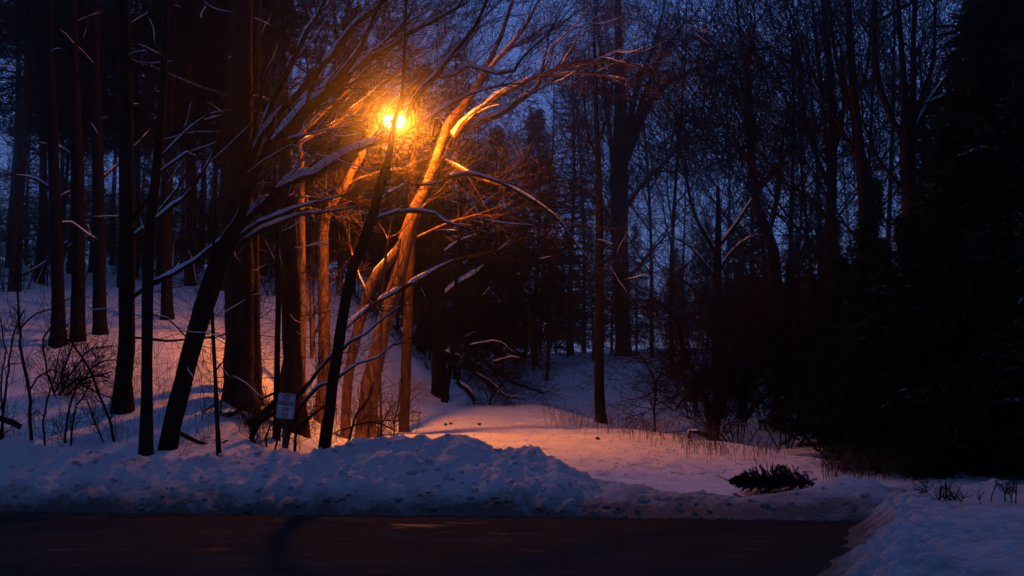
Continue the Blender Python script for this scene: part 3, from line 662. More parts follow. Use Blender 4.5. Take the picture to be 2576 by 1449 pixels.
straight('forked_tree', 'broad dark tree fanning into many upright limbs at the upper right', [(2300, 900, 62), (2298, 700, 54), (2290, 500, 44), (2283, 400, 40), (2283, 347, 38), (2278, 300, 26), (2273, 200, 18), (2266, 100, 15), (2258, -20, 12)], 33, seed=39, limbs=[
    [(2284, 340, 20), (2297, 243, 16), (2297, 139, 13), (2300, 20, 10)], [(2288, 355, 22), (2314, 306, 18), (2349, 243, 14), (2380, 195, 10), (2440, 120, 7)], [(2290, 330, 16), (2332, 208, 12), (2349, 139, 10), (2352, 20, 8)], [(2275, 345, 20), (2255, 320, 17), (2227, 260, 17), (2203, 174, 17), (2199, 80, 16), (2200, -20, 15)],
    [(2330, 260, 8), (2380, 240, 8), (2430, 217, 8), (2460, 212, 6)], [(2200, 60, 9), (2240, 36, 9), (2270, 18, 8), (2310, 0, 6)], [(2284, 480, 12), (2240, 440, 10), (2200, 380, 8), (2170, 300, 6)]], dens=1.6, snow=.3, tw_len=1.3, bias=(0, 0, .3))
straight('tall_tree', 'tall dark leaning trunk left of the fan-shaped tree', [(2190, 760, 40), (2180, 600, 34), (2165, 400, 28), (2150, 260, 24), (2140, 130, 20), (2132, -20, 17)], 36, seed=40, limbs=[[(2158, 320, 14), (2130, 240, 12), (2100, 130, 10), (2085, 0, 8)], [(2170, 420, 12), (2120, 330, 10), (2070, 240, 8), (2030, 150, 6), (2000, 60, 5)], [(2150, 250, 10), (2180, 180, 8), (2190, 90, 6)]], dens=1.7, snow=0, tw_len=1.3, bias=(0, 0, .3))
straight('tall_tree', 'tall dark trunk at the left side of the right-hand thicket', [(2080, 860, 34), (2085, 700, 30), (2092, 500, 26), (2095, 330, 22), (2086, 160, 18), (2070, -20, 14)], 39, seed=41, limbs=[[(2092, 480, 12), (2050, 380, 10), (2020, 260, 8), (2010, 120, 6)], [(2093, 400, 12), (2120, 300, 10), (2122, 150, 8)], [(2090, 560, 10), (2040, 500, 8), (1990, 470, 5)]], dens=1.9, snow=0, tw_len=1.4, bias=(0, 0, .3))

# ---------------------------------------------------------------- shrubs and saplings traced near the front
def shrub(name, label, cat, depth, stems, dens=1.6, snow=0, seed=1, group=None, twigm='twig', tw=.45, drop=.0):
    rn = random.Random(seed)
    b0 = P(stems[0][0][0], stems[0][0][1], depth); gz = float(H(b0[0], b0[1])); base = np.array((b0[0], b0[1], gz))
    root = empty(name, tuple(base), label, cat, group)
    st, fine, sn = Tubes(), Tubes(), Tubes()
    for i, s in enumerate(stems):
        rr = [(*P(q[0], q[1], depth+(q[3] if len(q) > 3 else 0)), px(q[2], depth)/2) for q in s]
        if abs(rr[0][2]-gz) < .5: rr = [(rr[0][0], rr[0][1], float(H(rr[0][0], rr[0][1]))-.2, rr[0][3])] + rr
        lp_ = resample(rr, .15); jit = .012
        lp_[1:-1, :3] += np.array([[rn.gauss(0, jit) for _ in range(3)] for _ in range(len(lp_)-2)])
        st.add(lp_[:, :3], lp_[:, 3], 6)
        if snow: add_snow(sn, lp_, rn, cover=snow, min_r=.010)
        ln = np.linalg.norm(np.diff(lp_[:, :3], axis=0), axis=1).sum()
        for c in range(int(ln*3*dens)):
            k = rn.randint(1, len(lp_)-2); t_ = unit(lp_[k+1, :3]-lp_[k, :3]); sd = rvec(rn); sd = unit(sd-t_*np.dot(sd, t_))
            grow(fine, lp_[k, :3], unit(t_*.8+sd*.7), rn.uniform(.3, 1)*tw, .005, 1, rn, up=.04, drop=drop, nch=5, rmin=.0038, wig=.3)
    st.obj('stems', M['twig' if twigm == 'twig' else 'bark_grey'], root, base)
    if fine.items: fine.obj('twigs', M[twigm], root, base)
    if sn.items: sn.obj('snow_cover', M['snow'], root, base)
    return root
shrub('sapling', 'crooked dark sapling at the far left edge above the snowbank', 'sapling', 25.5, [[(76, 1110, 10), (76, 1010, 9), (70, 970, 9), (55, 890, 8), (48, 820, 7), (44, 740, 6), (46, 600, 5)], [(76, 980, 5), (95, 950, 5), (128, 930, 4), (200, 968, 4), (290, 1002, 3)], [(50, 830, 5), (90, 790, 4), (150, 770, 3), (205, 730, 3)]], seed=51)
shrub('sapling', 'double thin stem leaning at the left border of the picture', 'sapling', 25.8, [[(3, 1095, 8), (10, 1020, 7), (18, 950, 6), (30, 860, 5), (60, 780, 4)], [(6, 1060, 5), (4, 960, 5), (12, 880, 4), (0, 800, 3)]], seed=52)
shrub('shrub', 'arching bare brush stem bending down to the snowbank left of the thick trunk', 'shrub', 26.0, [[(293, 1142, 8), (285, 1100, 7), (270, 1040, 7), (248, 990, 6), (225, 930, 6), (195, 880, 5), (165, 850, 4), (140, 845, 3)], [(262, 1120, 4), (245, 1070, 4), (228, 1030, 4), (212, 985, 3), (200, 930, 3)], [(165, 1110, 7), (168, 1060, 6), (180, 1000, 6), (200, 965, 5), (232, 945, 4), (275, 950, 3)]], seed=53, dens=4)
shrub('shrub', 'tangle of fine dark twigs in front of the three upper trunks', 'shrub', 29.0, [[(148, 1000, 7), (170, 950, 6), (200, 905, 5), (230, 880, 4), (285, 870, 3)], [(140, 1000, 6), (120, 940, 5), (110, 880, 5), (120, 830, 4), (160, 810, 3)], [(150, 1002, 6), (180, 960, 5), (230, 950, 4), (280, 935, 3)], [(135, 995, 5), (170, 900, 5), (190, 850, 4), (185, 800, 3)], [(155, 1003, 5), (200, 970, 5), (240, 920, 4), (290, 905, 3), (320, 930, 2)]], seed=54, dens=6, tw=.7)
shrub('sapling', 'thin upright stem rising out of the snowbank below the brush tangle', 'sapling', 25.4, [[(110, 1112, 6), (112, 1060, 5), (120, 1010, 5), (135, 950, 4), (150, 880, 3)], [(112, 1050, 3), (90, 1030, 3), (70, 1055, 2)]], seed=55)
shrub('sapling', 'thin pale-shadowed stem rising from the snowbank beside the arching brush', 'sapling', 25.4, [[(178, 1118, 6), (184, 1060, 5), (190, 1020, 5), (205, 1000, 4), (230, 960, 3)]], seed=56)
shrub('log', 'short dark fallen log half sunk in snow at the left edge', 'log', 26.5, [[(-8, 1052, 15), (30, 1060, 17), (52, 1075, 14)]], dens=.2, seed=57)
shrub('fallen_branch', 'snow-dusted bent branch lying below the dark leaning trunk', 'branch', 26.0, [[(445, 1085, 14), (470, 1102, 12), (500, 1110, 9), (545, 1122, 6), (572, 1108, 4)]], dens=1.5, snow=.6, seed=58)
shrub('fallen_branch', 'long thin stick lying level on the snow left of the thin black stem', 'branch', 25.2, [[(424, 1162, 6), (470, 1160, 5), (520, 1155, 5), (560, 1148, 3)]], dens=1, seed=59)
shrub('fallen_branch', 'heap of broken dark branches at the foot of the massive pine', 'branch', 27.6, [[(500, 1065, 5), (560, 1045, 6), (600, 1040, 6)], [(520, 1080, 6), (570, 1050, 8), (640, 1010, 8)], [(610, 1080, 12), (660, 1040, 15), (690, 1010, 12)], [(440, 1090, 5), (520, 1030, 4), (560, 1010, 3)], [(560, 1000, 4), (600, 1030, 5), (660, 1100, 5)]], dens=2.2, snow=.35, seed=60, tw=.4)
shrub('fallen_branch', 'snow-topped crooked branches crossing behind the sign post', 'branch', 26.6, [[(635, 1100, 13), (655, 1065, 11), (690, 1040, 10), (740, 1005, 12), (780, 960, 10), (830, 900, 7), (870, 870, 5)], [(640, 1070, 9), (680, 1040, 8), (690, 1020, 6)], [(655, 1005, 6), (690, 985, 6), (740, 980, 5)], [(720, 1105, 15), (735, 1060, 12), (760, 1020, 10), (800, 975, 8), (850, 950, 5)], [(745, 1085, 8), (780, 1050, 8), (800, 1035, 6), (830, 1010, 4)], [(668, 1140, 6), (672, 1100, 5), (680, 1070, 4)], [(690, 1138, 5), (698, 1100, 5), (705, 1070, 4)]], dens=4, snow=.6, seed=61, tw=.6)
shrub('shrub', 'dark twiggy shrub rising between the leaning black trunk and the snowbank crest', 'shrub', 25.2, [[(876, 1118, 6), (884, 1080, 6), (900, 1040, 5), (925, 1000, 4), (940, 960, 3)], [(884, 1075, 4), (850, 1085, 3), (832, 1095, 3)], [(886, 1070, 4), (930, 1060, 4), (990, 1080, 3)]], dens=2.2, seed=62, tw=.4)
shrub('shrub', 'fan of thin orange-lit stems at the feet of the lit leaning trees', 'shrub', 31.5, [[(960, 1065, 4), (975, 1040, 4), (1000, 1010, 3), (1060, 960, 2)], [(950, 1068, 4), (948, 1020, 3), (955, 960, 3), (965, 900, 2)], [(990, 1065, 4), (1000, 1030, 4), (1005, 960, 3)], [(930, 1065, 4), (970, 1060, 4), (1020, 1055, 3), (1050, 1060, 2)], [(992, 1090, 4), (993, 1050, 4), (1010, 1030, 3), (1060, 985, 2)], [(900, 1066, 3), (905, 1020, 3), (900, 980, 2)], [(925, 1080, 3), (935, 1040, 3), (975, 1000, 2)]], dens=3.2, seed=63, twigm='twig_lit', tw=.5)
shrub('fallen_branch', 'large fallen tree top of bare branches spread on the dark slope right of centre', 'branch', 46.0, [[(1115, 855, 10), (1180, 885, 11), (1240, 925, 10), (1300, 965, 7), (1370, 990, 5)], [(1120, 905, 9), (1180, 930, 8), (1230, 960, 7), (1270, 995, 5)], [(1110, 880, 7), (1170, 915, 6), (1250, 985, 5), (1310, 1000, 3)], [(1240, 910, 6), (1300, 900, 5), (1370, 930, 3)], [(1235, 1000, 5), (1290, 930, 4), (1330, 860, 3)], [(1150, 960, 12), (1180, 985, 12), (1195, 1010, 9)], [(1180, 870, 5), (1250, 860, 4), (1310, 900, 3)]], dens=7, snow=.25, seed=64, tw=1.5)
shrub('log', 'small dark stump lying on the snow at the edge of the shaded slope', 'log', D(1203, 1016), [[(1193, 1014, 7), (1205, 1018, 9), (1216, 1019, 4)]], dens=.1, seed=65)
shrub('sapling', 'slim upright sapling standing on the shaded slope right of the fallen tree top', 'sapling', 50, [[(1375, 955, 9), (1378, 900, 9), (1388, 850, 8), (1395, 780, 6), (1400, 700, 4)], [(1380, 890, 4), (1350, 860, 3)]], dens=1.5, seed=66, tw=1.2)
shrub('sapling', 'slim sapling leaning slightly left on the shaded slope beside its straighter neighbour', 'sapling', 50, [[(1342, 930, 8), (1338, 880, 8), (1336, 830, 7), (1330, 760, 5)], [(1338, 880, 4), (1370, 850, 3)]], dens=1.5, seed=67, tw=1.2)
shrub('sapling', 'bare Y-shaped sapling behind the dry weeds right of the lone trunk', 'sapling', 36.5, [[(1650, 1095, 6), (1647, 1030, 6), (1650, 965, 6), (1640, 940, 5), (1627, 914, 4), (1600, 880, 3)], [(1650, 965, 5), (1665, 930, 4), (1676, 899, 3), (1685, 860, 2)], [(1650, 980, 4), (1620, 1000, 3), (1580, 1005, 2)]], dens=2.6, seed=68, tw=.6, twigm='twig')
shrub('thicket', 'thick multi-stemmed dark thicket with snowy broken branches right of the lit field', 'shrub', 34.0, [
    [(1792, 1082, 30), (1785, 1040, 24), (1765, 985, 15), (1740, 930, 13), (1724, 905, 16), (1712, 860, 14), (1695, 800, 10), (1660, 765, 7), (1620, 755, 5), (1583, 763, 4)],
    [(1796, 1084, 28), (1815, 1020, 22), (1835, 970, 16), (1850, 900, 11), (1880, 820, 12), (1930, 760, 8)], [(1765, 985, 9), (1790, 940, 8), (1810, 890, 7), (1840, 845, 6), (1855, 826, 5)],
    [(1745, 958, 9), (1780, 948, 9), (1834, 950, 9)], [(1775, 950, 8), (1820, 980, 8), (1864, 1006, 7)], [(1865, 1055, 32), (1870, 1000, 20), (1890, 930, 13), (1930, 870, 14), (1990, 800, 10)], [(1755, 1040, 12), (1745, 990, 12), (1735, 950, 12)],
    [(1840, 985, 9), (1890, 980, 9), (1940, 950, 8), (1970, 930, 7)], [(1880, 940, 8), (1930, 895, 8), (1955, 905, 8), (1985, 895, 7), (2020, 870, 5)], [(1870, 1060, 14), (1920, 1000, 12), (1990, 960, 9), (2060, 950, 6)], [(1700, 1030, 7), (1730, 990, 6), (1760, 970, 5)]], dens=9, snow=.4, seed=69, tw=1.3)
shrub('log', 'dark fallen log slanting down through the snow below the thicket', 'log', 33.2, [[(1735, 1085, 9), (1775, 1095, 12), (1810, 1112, 12), (1836, 1122, 6)]], dens=.8, snow=.8, seed=70)
shrub('log', 'long dark bare log lying on the blue slope right of the thicket', 'log', 31.0, [[(1910, 1060, 8), (1950, 1070, 12), (1985, 1090, 12), (2012, 1108, 4)]], dens=.8, seed=71)
shrub('shrub', 'dark arching shrub stems at the left edge of the right-hand evergreens', 'shrub', 26.0, [[(2128, 1200, 12), (2126, 1150, 12), (2110, 1080, 8), (2080, 1020, 6), (2040, 980, 4)], [(2130, 1200, 10), (2135, 1120, 9), (2130, 1040, 7), (2100, 960, 5)], [(2120, 1200, 5), (2100, 1150, 5), (2080, 1100, 4), (2060, 1060, 3)], [(2125, 1195, 6), (2120, 1120, 5), (2060, 1030, 4), (2010, 1010, 3)], [(2110, 1200, 4), (2090, 1170, 4), (2060, 1130, 3)]], dens=3.4, seed=72, tw=.8)
shrub('shrub', 'clump of dead stalks poking from the near snow mound at right', 'shrub', 18.6, [[(2350, 1290, 5), (2362, 1260, 4), (2370, 1225, 3)], [(2400, 1300, 5), (2385, 1270, 4), (2370, 1240, 3)], [(2330, 1300, 4), (2365, 1285, 4), (2410, 1275, 3)], [(2425, 1285, 5), (2400, 1262, 5), (2378, 1245, 4)], [(2375, 1280, 6), (2375, 1240, 4), (2378, 1215, 3)], [(2440, 1275, 5), (2415, 1262, 4), (2400, 1240, 3)], [(2370, 1275, 3), (2330, 1240, 2), (2295, 1215, 2)]], dens=3.0, seed=73, tw=.16)
shrub('shrub', 'small dry stalks on the near snow mound by the right edge', 'shrub', 18.3, [[(2530, 1275, 4), (2525, 1245, 4), (2535, 1215, 3)], [(2555, 1270, 4), (2560, 1240, 3), (2558, 1210, 2)], [(2545, 1272, 4), (2540, 1250, 3), (2550, 1225, 2)]], dens=3, seed=74, tw=.15)
shrub('shrub', 'thin solitary stalk stuck in the near snow mound', 'shrub', 18.4, [[(2490, 1290, 3), (2498, 1250, 3), (2505, 1215, 3), (2510, 1200, 3)], [(2468, 1300, 3), (2467, 1260, 2), (2462, 1230, 2)]], dens=1.0, seed=75, tw=.1)

# ---------------------------------------------------------------- discarded evergreen lying on the bank
def needle_tris(pts, dirs, L, w, g):
    """narrow needle triangles at pts pointing roughly along dirs"""
    n = len(pts); d = dirs + .45*g.standard_normal((n, 3)); d /= np.linalg.norm(d, axis=1, keepdims=True)
    s = np.cross(d, g.standard_normal((n, 3))); s /= np.linalg.norm(s, axis=1, keepdims=True)+1e-9
    l = L*(.6+.8*g.random((n, 1)))
    V = np.stack([pts - s*w/2, pts + s*w/2, pts + d*l], 1).reshape(-1, 3)
    return V, np.arange(3*n).reshape(-1, 3)
g = np.random.default_rng(9)
cd = 22.95
tipp, endp = P(1842, 1212, cd), P(2040, 1214, cd+.1)
tl = P(1797, 1196, cd)
base = np.array((endp[0], endp[1], float(H(endp[0], endp[1]))))
root = empty('discarded_evergreen', tuple(base), 'small cut evergreen tree dumped on its side on the snowbank, tip pointing left', 'cut tree')
tb = Tubes(); tb.add([endp, (endp+tipp)/2, tipp, (tipp+tl)/2+(0, 0, .004), tl], [.035, .025, .014, .008, .003], 6)
axv = tipp-endp; NV, NF, off = [], [], 0; nb = 460
for i in range(nb):
    f = g.random()**.9; s = endp+axv*f
    an = g.uniform(0, 2*math.pi); rad = .235*min(1, (1-f)*2.3+.12)*min(1, f*4+.62)
    out = np.array((-.38-.2*f, math.cos(an), max(-.22, math.sin(an)*1.0))); out = unit(out+.42*g.standard_normal(3)*np.array((1, 1, .55)))
    e_ = s + out*rad*(1.0+.35*g.random())
    mid = (s+e_)/2+(0, 0, -.015); tb.add([s, mid, e_], [.007, .005, .003], 4)
    q = s + (e_-s)*g.random((150, 1))**.6
    v, f_ = needle_tris(q, np.tile(unit(e_-s), (150, 1)), .034, .007, g); NV.append(v); NF.append(f_+off); off += len(v)
tb.obj('stem', M['twig'], root, base)
mesh_obj('needles', np.concatenate(NV)-base, [np.concatenate(NF)], M['needles'], root, smooth=False)

# ---------------------------------------------------------------- background trees: prototypes and copies
def copy_tree(src, loc, rot, scale, label=None, group=None):
    c = src.copy(); COL.objects.link(c); c.location = loc; c.rotation_euler = (0, 0, rot); c.scale = scale
    if label: c['label'] = label
    if group: c['group'] = group
    for ch in src.children:
        k = ch.copy(); COL.objects.link(k); k.parent = c
    return c
def conifer(name, label, group, hgt, rad, cb, seed, n_tri=16000, gap=.35, droop=.35, trunk_r=.16, snow=False):
    """a needle tree standing at the origin: crown from height cb*hgt upwards"""
    g = np.random.default_rng(seed); rn = random.Random(seed)
    root = empty(name, (0, 0, 0), label, 'evergreen', group)
    tb = Tubes(); zz = np.linspace(-.4, hgt*.97, 14)
    tp = np.column_stack([.12*np.sin(zz*.3+seed), .1*np.cos(zz*.37), zz]); tp[:2, :2] *= .6
    tb.add(tp, np.linspace(trunk_r, .03, 14)*np.where(zz < .3, 1.2, 1), 9); tb.obj('trunk', M['bark_pine'], root, wob=.04)
    br, sn = Tubes(), Tubes(); pts, dirs = [], []
    z = cb*hgt
    while z < hgt:
        f = (z-cb*hgt)/(hgt*(1-cb)); r = rad*(1-f)**.8*(.75+.5*rn.random())+.15
        nb = rn.randint(4, 6); a0 = rn.random()*6.28
        for k in range(nb):
            if rn.random() < gap*.4: continue
            a = a0+k*6.28/nb+rn.uniform(-.3, .3); L = r*rn.uniform(.65, 1.15); d = np.array((math.cos(a), math.sin(a), 0))
            n = 6; P_ = [np.array((0, 0, z)) + d*L*i/(n-1) + np.array((0, 0, L*(.12*(i/(n-1)) - droop*(i/(n-1))**2))) + .05*rvec(rn) for i in range(n)]
            br.add(P_, np.linspace(.035, .006, n)*(L/rad+.4), 4)
            if snow and rn.random() < .38: add_snow(sn, np.column_stack([P_, np.linspace(.05, .02, n)]), rn, cover=.6, seglen=(3, 4), thick=.9)
            m = int(26*L)+6
            for j in range(m):
                s = rn.uniform(.15, 1); i0 = min(n-2, int(s*(n-1))); q = P_[i0]+(P_[i0+1]-P_[i0])*(s*(n-1)-i0)
                sd = np.array((-d[1], d[0], 0))*rn.choice((-1, 1)); w_ = L*.42*(1.1-s)*rn.random()
                q2 = q + sd*w_ + d*w_*.4 + np.array((0, 0, -.25*w_+rn.gauss(0, .05)))
                pts.append(q2); dirs.append(unit(d+sd*.8+np.array((0, 0, -.25))))
        z += rn.uniform(.28, .5)*(1-.3*f)
    pts = np.array(pts); dirs = np.array(dirs)
    rep = max(1, n_tri//len(pts)); pp = np.repeat(pts, rep, 0) + .10*g.standard_normal((len(pts)*rep, 3)); dd = np.repeat(dirs, rep, 0)
    V, F = needle_tris(pp, dd, .26, .055, g)
    br.obj('branches', M['twig'], root); mesh_obj('needles', V, [F], M['needles'], root, smooth=False)
    if sn.items: sn.obj('snow_cover', M['snow'], root)
    return root
def bare(name, label, group, hgt, seed, spread=.55, dens=1.0, trunk_r=.12, fork=.25):
    rn = random.Random(seed); root = empty(name, (0, 0, 0), label, 'tree', group)
    n = 12; zz = np.linspace(-.4, hgt*.8, n); lean = rn.uniform(-.05, .05)
    tp = np.column_stack([lean*zz+.15*np.sin(zz*.35+seed), .12*np.cos(zz*.3+seed), zz])
    tb = Tubes(); tb.add(tp, np.linspace(trunk_r, .03, n), 7); tb.obj('trunk', M['bark_dark'], root, wob=.03)
    cr = Tubes(); nb = int(11*dens)
    for i in range(nb):
        f = fork + (1-fork)*(i+rn.random())/nb; k = min(n-2, int(f*(n-1))); p = tp[k]+(tp[k+1]-tp[k])*(f*(n-1)-k)
        a = i*2.4+rn.uniform(-.4, .4); d = unit((math.cos(a)*spread*1.3, math.sin(a)*spread*1.3, .9))
        grow(cr, p, d, hgt*(.48-.28*f)*rn.uniform(.8, 1.25), trunk_r*(.5-.3*f), 3, rn, up=.06, wig=.2, nch=5, spread=.75, rmin=.011)
    cr.obj('limbs', M['twig'], root); return root
def bush(name, label, group, hgt, seed):
    rn = random.Random(seed); root = empty(name, (0, 0, 0), label, 'brush', group); tb = Tubes()
    for i in range(rn.randint(7, 10)):
        a = rn.uniform(0, 6.28); sp = rn.uniform(.15, .9); d = unit((math.cos(a)*sp, math.sin(a)*sp, 1))
        grow(tb, np.array((math.cos(a)*.15, math.sin(a)*.15, -.15)), d, hgt*rn.uniform(.55, 1.1), .022, 3, rn, up=.03, drop=.12, wig=.25, nch=5, spread=.7, rmin=.005)
    tb.obj('stems', M['twig'], root); return root
LB = 'bare leafless tree standing far back in the woods against the blue dusk sky'
GB = 'bare trees far back in the woods'
LC = 'dark evergreen standing back among the woods as a black silhouette'
GC = 'dark evergreens back in the woods'
LR = 'dense black evergreen with branches down to the snow in the right-hand mass'
GR = 'evergreens massed at the right side'
LP = 'tall dark pine with a high crown standing on the left slope'
GP = 'tall pines on the left slope'
LU = 'bare tangled brush standing in the snow in the dim woods'
GU = 'bare brush in the dim woods'
bushes = [bush('bare_brush', LU, GU, 3.2+.7*i, 500+i) for i in range(4)]
bares = [bare('bare_tree', LB, GB, 15+1.5*i, 100+i, spread=.6+.12*(i % 3), dens=1.15) for i in range(5)]
cons = [conifer('evergreen_tree', LC, GC, 13+2*i, 2.3+.3*i, .12, 200+i) for i in range(3)]
rcons = [conifer('spruce_tree', LR, GR, 11+i, 2.0+.1*i, .01, 300+i, n_tri=24000, gap=.3, droop=.45, snow=True) for i in range(2)]
pines = [conifer('tall_pine', LP, GP, 17+2*i, 3.0, .34+.06*i, 400+i, n_tri=19000, gap=.6, droop=.2, trunk_r=.2) for i in range(3)]
rn = random.Random(77)
used_p = {}
def place(protos, u, y, scale=1.0, rot=None):
    x = (u-1288)/FPX*y; z = float(H(x, y)); i = rn.randrange(len(protos)); src = protos[i]
    rot = rn.uniform(0, 6.28) if rot is None else rot; s = scale*rn.uniform(.9, 1.12)
    if src.name not in used_p:
        used_p[src.name] = 1; src.location = (x, y, z); src.rotation_euler = (0, 0, rot); src.scale = (s, s, s); return src
    return copy_tree(src, (x, y, z), rot, (s, s, s))
# left slope pines, crowns high
for u, y in [(40, 48), (-60, 40), (90, 62), (230, 78), (330, 66), (400, 80), (530, 74), (590, 58), (660, 70), (20, 80), (280, 88), (500, 90), (700, 62), (470, 52), (170, 70), (560, 48), (140, 88), (620, 84)]:
    place(pines, u, y, rn.uniform(.95, 1.2))
for u, y in [(60, 96), (200, 100), (350, 98), (450, 104), (560, 100), (680, 96), (780, 80), (850, 90)]: place(cons, u, y, 1.0)
# centre evergreens
for u, y in [(1000, 62), (1080, 70), (1150, 64), (1210, 74), (1265, 68), (1320, 78), (1380, 72), (1430, 80), (1490, 76), (1540, 84), (1600, 80), (1180, 88), (1290, 92), (1400, 94), (1060, 86), (940, 78), (880, 66), (1470, 92)]:
    place(cons, u, y, rn.uniform(.42, .62))
# bare trees behind everything
for i in range(17):
    u = 760+i*88+rn.uniform(-15, 15); y = rn.uniform(60, 112)
    place(bares, u, y, rn.uniform(.9, 1.3))
for u, y in [(1690, 62), (1930, 66), (2000, 50), (2050, 60), (2110, 46), (2180, 52), (2240, 56), (2330, 52), (2400, 48), (2460, 54), (1200, 72), (150, 60), (300, 56), (30, 70), (480, 68), (640, 75)]:
    place(bares, u, y, rn.uniform(.8, 1.1))
for u, y in [(880, 70), (960, 64), (1060, 72), (1150, 62), (1250, 70), (1350, 76), (1440, 82)]: place(cons, u, y, rn.uniform(.95, 1.15))
# undergrowth
for u, y in [(1740, 47), (1800, 43), (1860, 39), (1920, 43), (1975, 38), (2030, 42), (2080, 36), (1790, 56), (1880, 60), (1960, 54), (2060, 50), (1620, 86), (1680, 80), (1740, 82), (1800, 84), (1870, 78), (1940, 74),
             (1990, 62), (1160, 58), (1080, 54), (1030, 60), (960, 52), (900, 58), (840, 50), (690, 46), (660, 58), (530, 62), (480, 58), (400, 72), (340, 64), (270, 70), (200, 64), (120, 58), (60, 54), (10, 48), (90, 76), (300, 84), (420, 90), (560, 80), (620, 72), (740, 70), (790, 84)]:
    place(bushes, u, y, rn.uniform(.75, 1.15)*(1.25 if y > 65 else 1))
for u, y in [(1700, 98), (1780, 92), (1850, 88), (1920, 84), (2000, 78), (2070, 72), (-30, 110), (120, 112), (270, 112), (400, 114), (1900, 70), (2010, 62)]: place(cons, u, y, rn.uniform(.45, .6))
# right evergreen mass
for u, y, s in [(2235, 26, .38), (2300, 25, .42), (2395, 25.5, .54), (2470, 27, .74), (2530, 25, .84), (2600, 25, 1.05), (2350, 29, .5), (2430, 30, .66), (2560, 30, 1.1), (2640, 28, 1.1), (2190, 30, .45), (2280, 33, .52), (2120, 34, .42), (2060, 38, .42), (2200, 40, .6), (2330, 40, .7), (2180, 26.5, .3), (1990, 42, .4), (2500, 34, 1.0), (2100, 46, .5), (2390, 36, .8)]:
    place(rcons, u, y, s)

# ---------------------------------------------------------------- dry weeds (uncountable) and small things
g = np.random.default_rng(31); tb = Tubes()
def stalk(x, y, h):
    z = float(H(x, y)); n = 4; a = g.uniform(0, 6.28); l = abs(g.normal(0, .38))*h
    pts = [np.array((x+math.cos(a)*l*(i/3)**2, y+math.sin(a)*l*(i/3)**2, z-.05+(h+.05)*i/3)) for i in range(n)]
    tb.add(pts, [.005, .0045, .004, .003], 3)
    for k in range(g.integers(0, 4)):
        q = pts[2]+(pts[3]-pts[2])*g.random(); tb.add([q, q+np.array((g.normal(0, .05), g.normal(0, .05), .06)), q+np.array((g.normal(0, .08), g.normal(0, .08), .12))], [.004, .003, .003], 3)
line = [(1380, 1062), (1440, 1075), (1500, 1078), (1560, 1092), (1620, 1105), (1700, 1122), (1780, 1138), (1860, 1148), (1960, 1152)]
for i in range(560):
    f = g.random()*(len(line)-1); k = int(f); w = f-k
    u = line[k][0]*(1-w)+line[k+1][0]*w + g.normal(0, 12); v = line[k][1]*(1-w)+line[k+1][1]*w + g.normal(0, 12) - 8
    y = hit(u, v); 
    if y > 70: continue
    
    cx_ = (u-1288)/FPX*y; dn = float(fbm(np.array([cx_*1.6]), np.array([y*1.1]), 2)[0])
    if dn < -.12 and g.random() < .8: continue
    stalk(cx_, y, max(.06, g.uniform(.1, .42)*(1+1.3*dn)*(1.7 if g.random() < .06 else 1)))
for i in range(420):
    u = g.uniform(600, 1060); v = g.uniform(1040, 1095); y = hit(u, v); stalk((u-1288)/FPX*y, y, g.uniform(.1, .6))
for i in range(220):
    u = g.uniform(0, 560); v = g.uniform(900, 1120); y = hit(u, v)
    if y < 60: stalk((u-1288)/FPX*y, y, g.uniform(.1, .5))
for i in range(260):
    u = g.uniform(2060, 2330); y = g.uniform(24.2, 26); stalk((u-1288)/FPX*y, y, g.uniform(.1, .5))
w = None
lt = Tubes(); gl = np.random.default_rng(41)
for i in range(420):
    u = gl.uniform(900, 2050); v = gl.uniform(1045, 1200); y = hit(u, v)
    if y > 60: continue
    x = (u-1288)/FPX*y; z = float(H(x, y))+.012; a = gl.uniform(0, 6.28); l = gl.uniform(.02, .16); q = np.array((math.cos(a)*l/2, math.sin(a)*l/2, gl.uniform(-.01, .03)))
    c0 = np.array((x, y, z)); lt.add([c0-q, c0+(0, 0, .01), c0+q], [.004, .005, .003], 3)
w = lt.obj('twig_litter', M['twig'], None, kind='stuff'); tag(w, 'broken twigs and bark crumbs scattered over the lit snow', 'litter')
w = tb.obj('dry_weeds', M['weed'], None, kind='stuff'); tag(w, 'dry weed stalks and grass standing out of the snow', 'weeds')
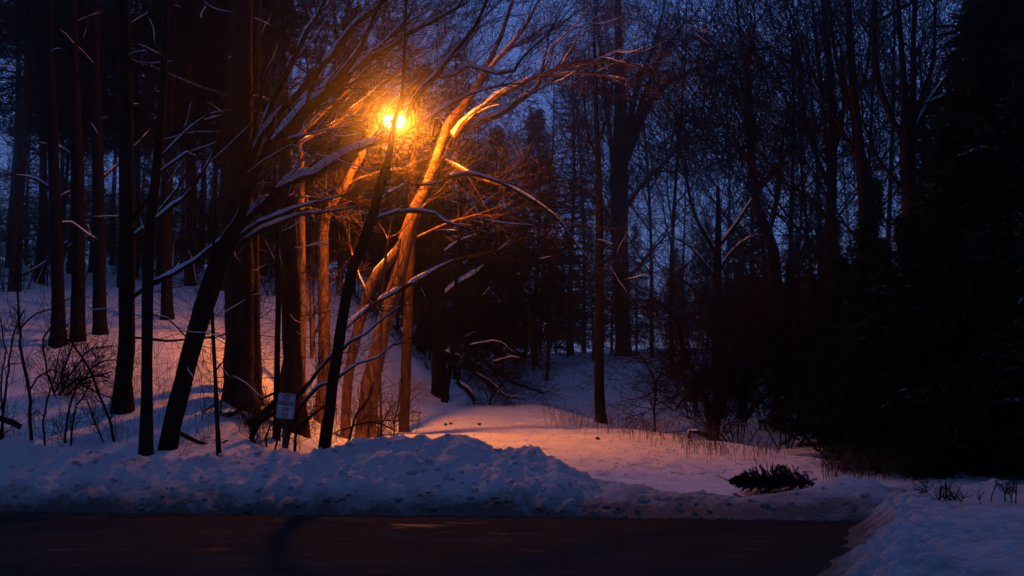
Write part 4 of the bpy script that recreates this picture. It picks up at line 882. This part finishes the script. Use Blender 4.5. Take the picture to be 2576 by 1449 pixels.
# a few dead leaves still hanging, and leaf litter on the snow
def leaf(u, v, d, s, label, cat='leaf', rot=0):
    p = P(u, v, d); pts = np.array([(-.5, 0, 0), (-.2, .05, .28), (.25, -.03, .3), (.55, .04, .05), (.2, 0, -.3), (-.25, .05, -.25)])*s
    c, s_ = math.cos(rot), math.sin(rot); pts = np.column_stack([pts[:, 0]*c-pts[:, 2]*s_, pts[:, 1], pts[:, 0]*s_+pts[:, 2]*c])
    V = np.concatenate([pts, pts+(0, .004, 0)]) ; F = [np.array([list(range(6))[::-1]]), np.array([list(range(6, 12))]), np.array([(k, (k+1) % 6, 6+(k+1) % 6, 6+k) for k in range(6)])]
    o = mesh_obj('dead_leaf', V, F, M['leaf'], smooth=False); o.location = p; return tag(o, label, cat)
leaf(874, 610, 33, .09, 'curled orange dead leaf between the bent lit tree and the black leaning trunk')
leaf(1304, 688, 36, .08, 'small dead leaf hanging in the dark right of the snowy branch')
leaf(1517, 680, 33, .14, 'pinkish curled leaf dangling in front of the lone trunk', rot=1.2)
ck = bpy.data.materials['dark_bark']
for i, (u, v, lab) in enumerate([(1122, 1071, 'small dark clump of leaves on the lit snow behind the snowbank crest'), (1134, 1069, 'upright dark leaf scrap on the lit snow'), (1206, 1070, 'lone small dark leaf farther right on the lit snow'), (1438, 1036, 'dark scrap of bark on the snow left of the lone trunk'), (1502, 1107, 'dark leaf clump on the lit snow below the lone trunk')]):
    y = hit(u, v); x = (u-1288)/FPX*y; q = np.array((x, y, float(H(x, y))))
    v_ = IV*(1+.35*np.random.default_rng(i).standard_normal((len(IV), 1)))*np.array((.045, .035, .03)); o = mesh_obj('leaf_clump', v_, [IF], ck); o.location = tuple(q+(0, 0, .03)); tag(o, lab, 'leaves')

# ---------------------------------------------------------------- evening haze
v, f = box(0, 84, 16, 264, 212, 46)
hz = bpy.data.materials.new('evening_haze'); hz.use_nodes = True; t = hz.node_tree; t.nodes.clear()
out = t.nodes.new('ShaderNodeOutputMaterial'); pv = t.nodes.new('ShaderNodeVolumePrincipled')
pv.inputs['Color'].default_value = (.9, .9, .92, 1); pv.inputs['Density'].default_value = HAZE; pv.inputs['Anisotropy'].default_value = .98
t.links.new(pv.outputs[0], out.inputs['Volume'])
o = mesh_obj('haze', v, [f], hz, smooth=False, kind='stuff'); tag(o, 'thin evening haze hanging over the whole snowy scene', 'haze')
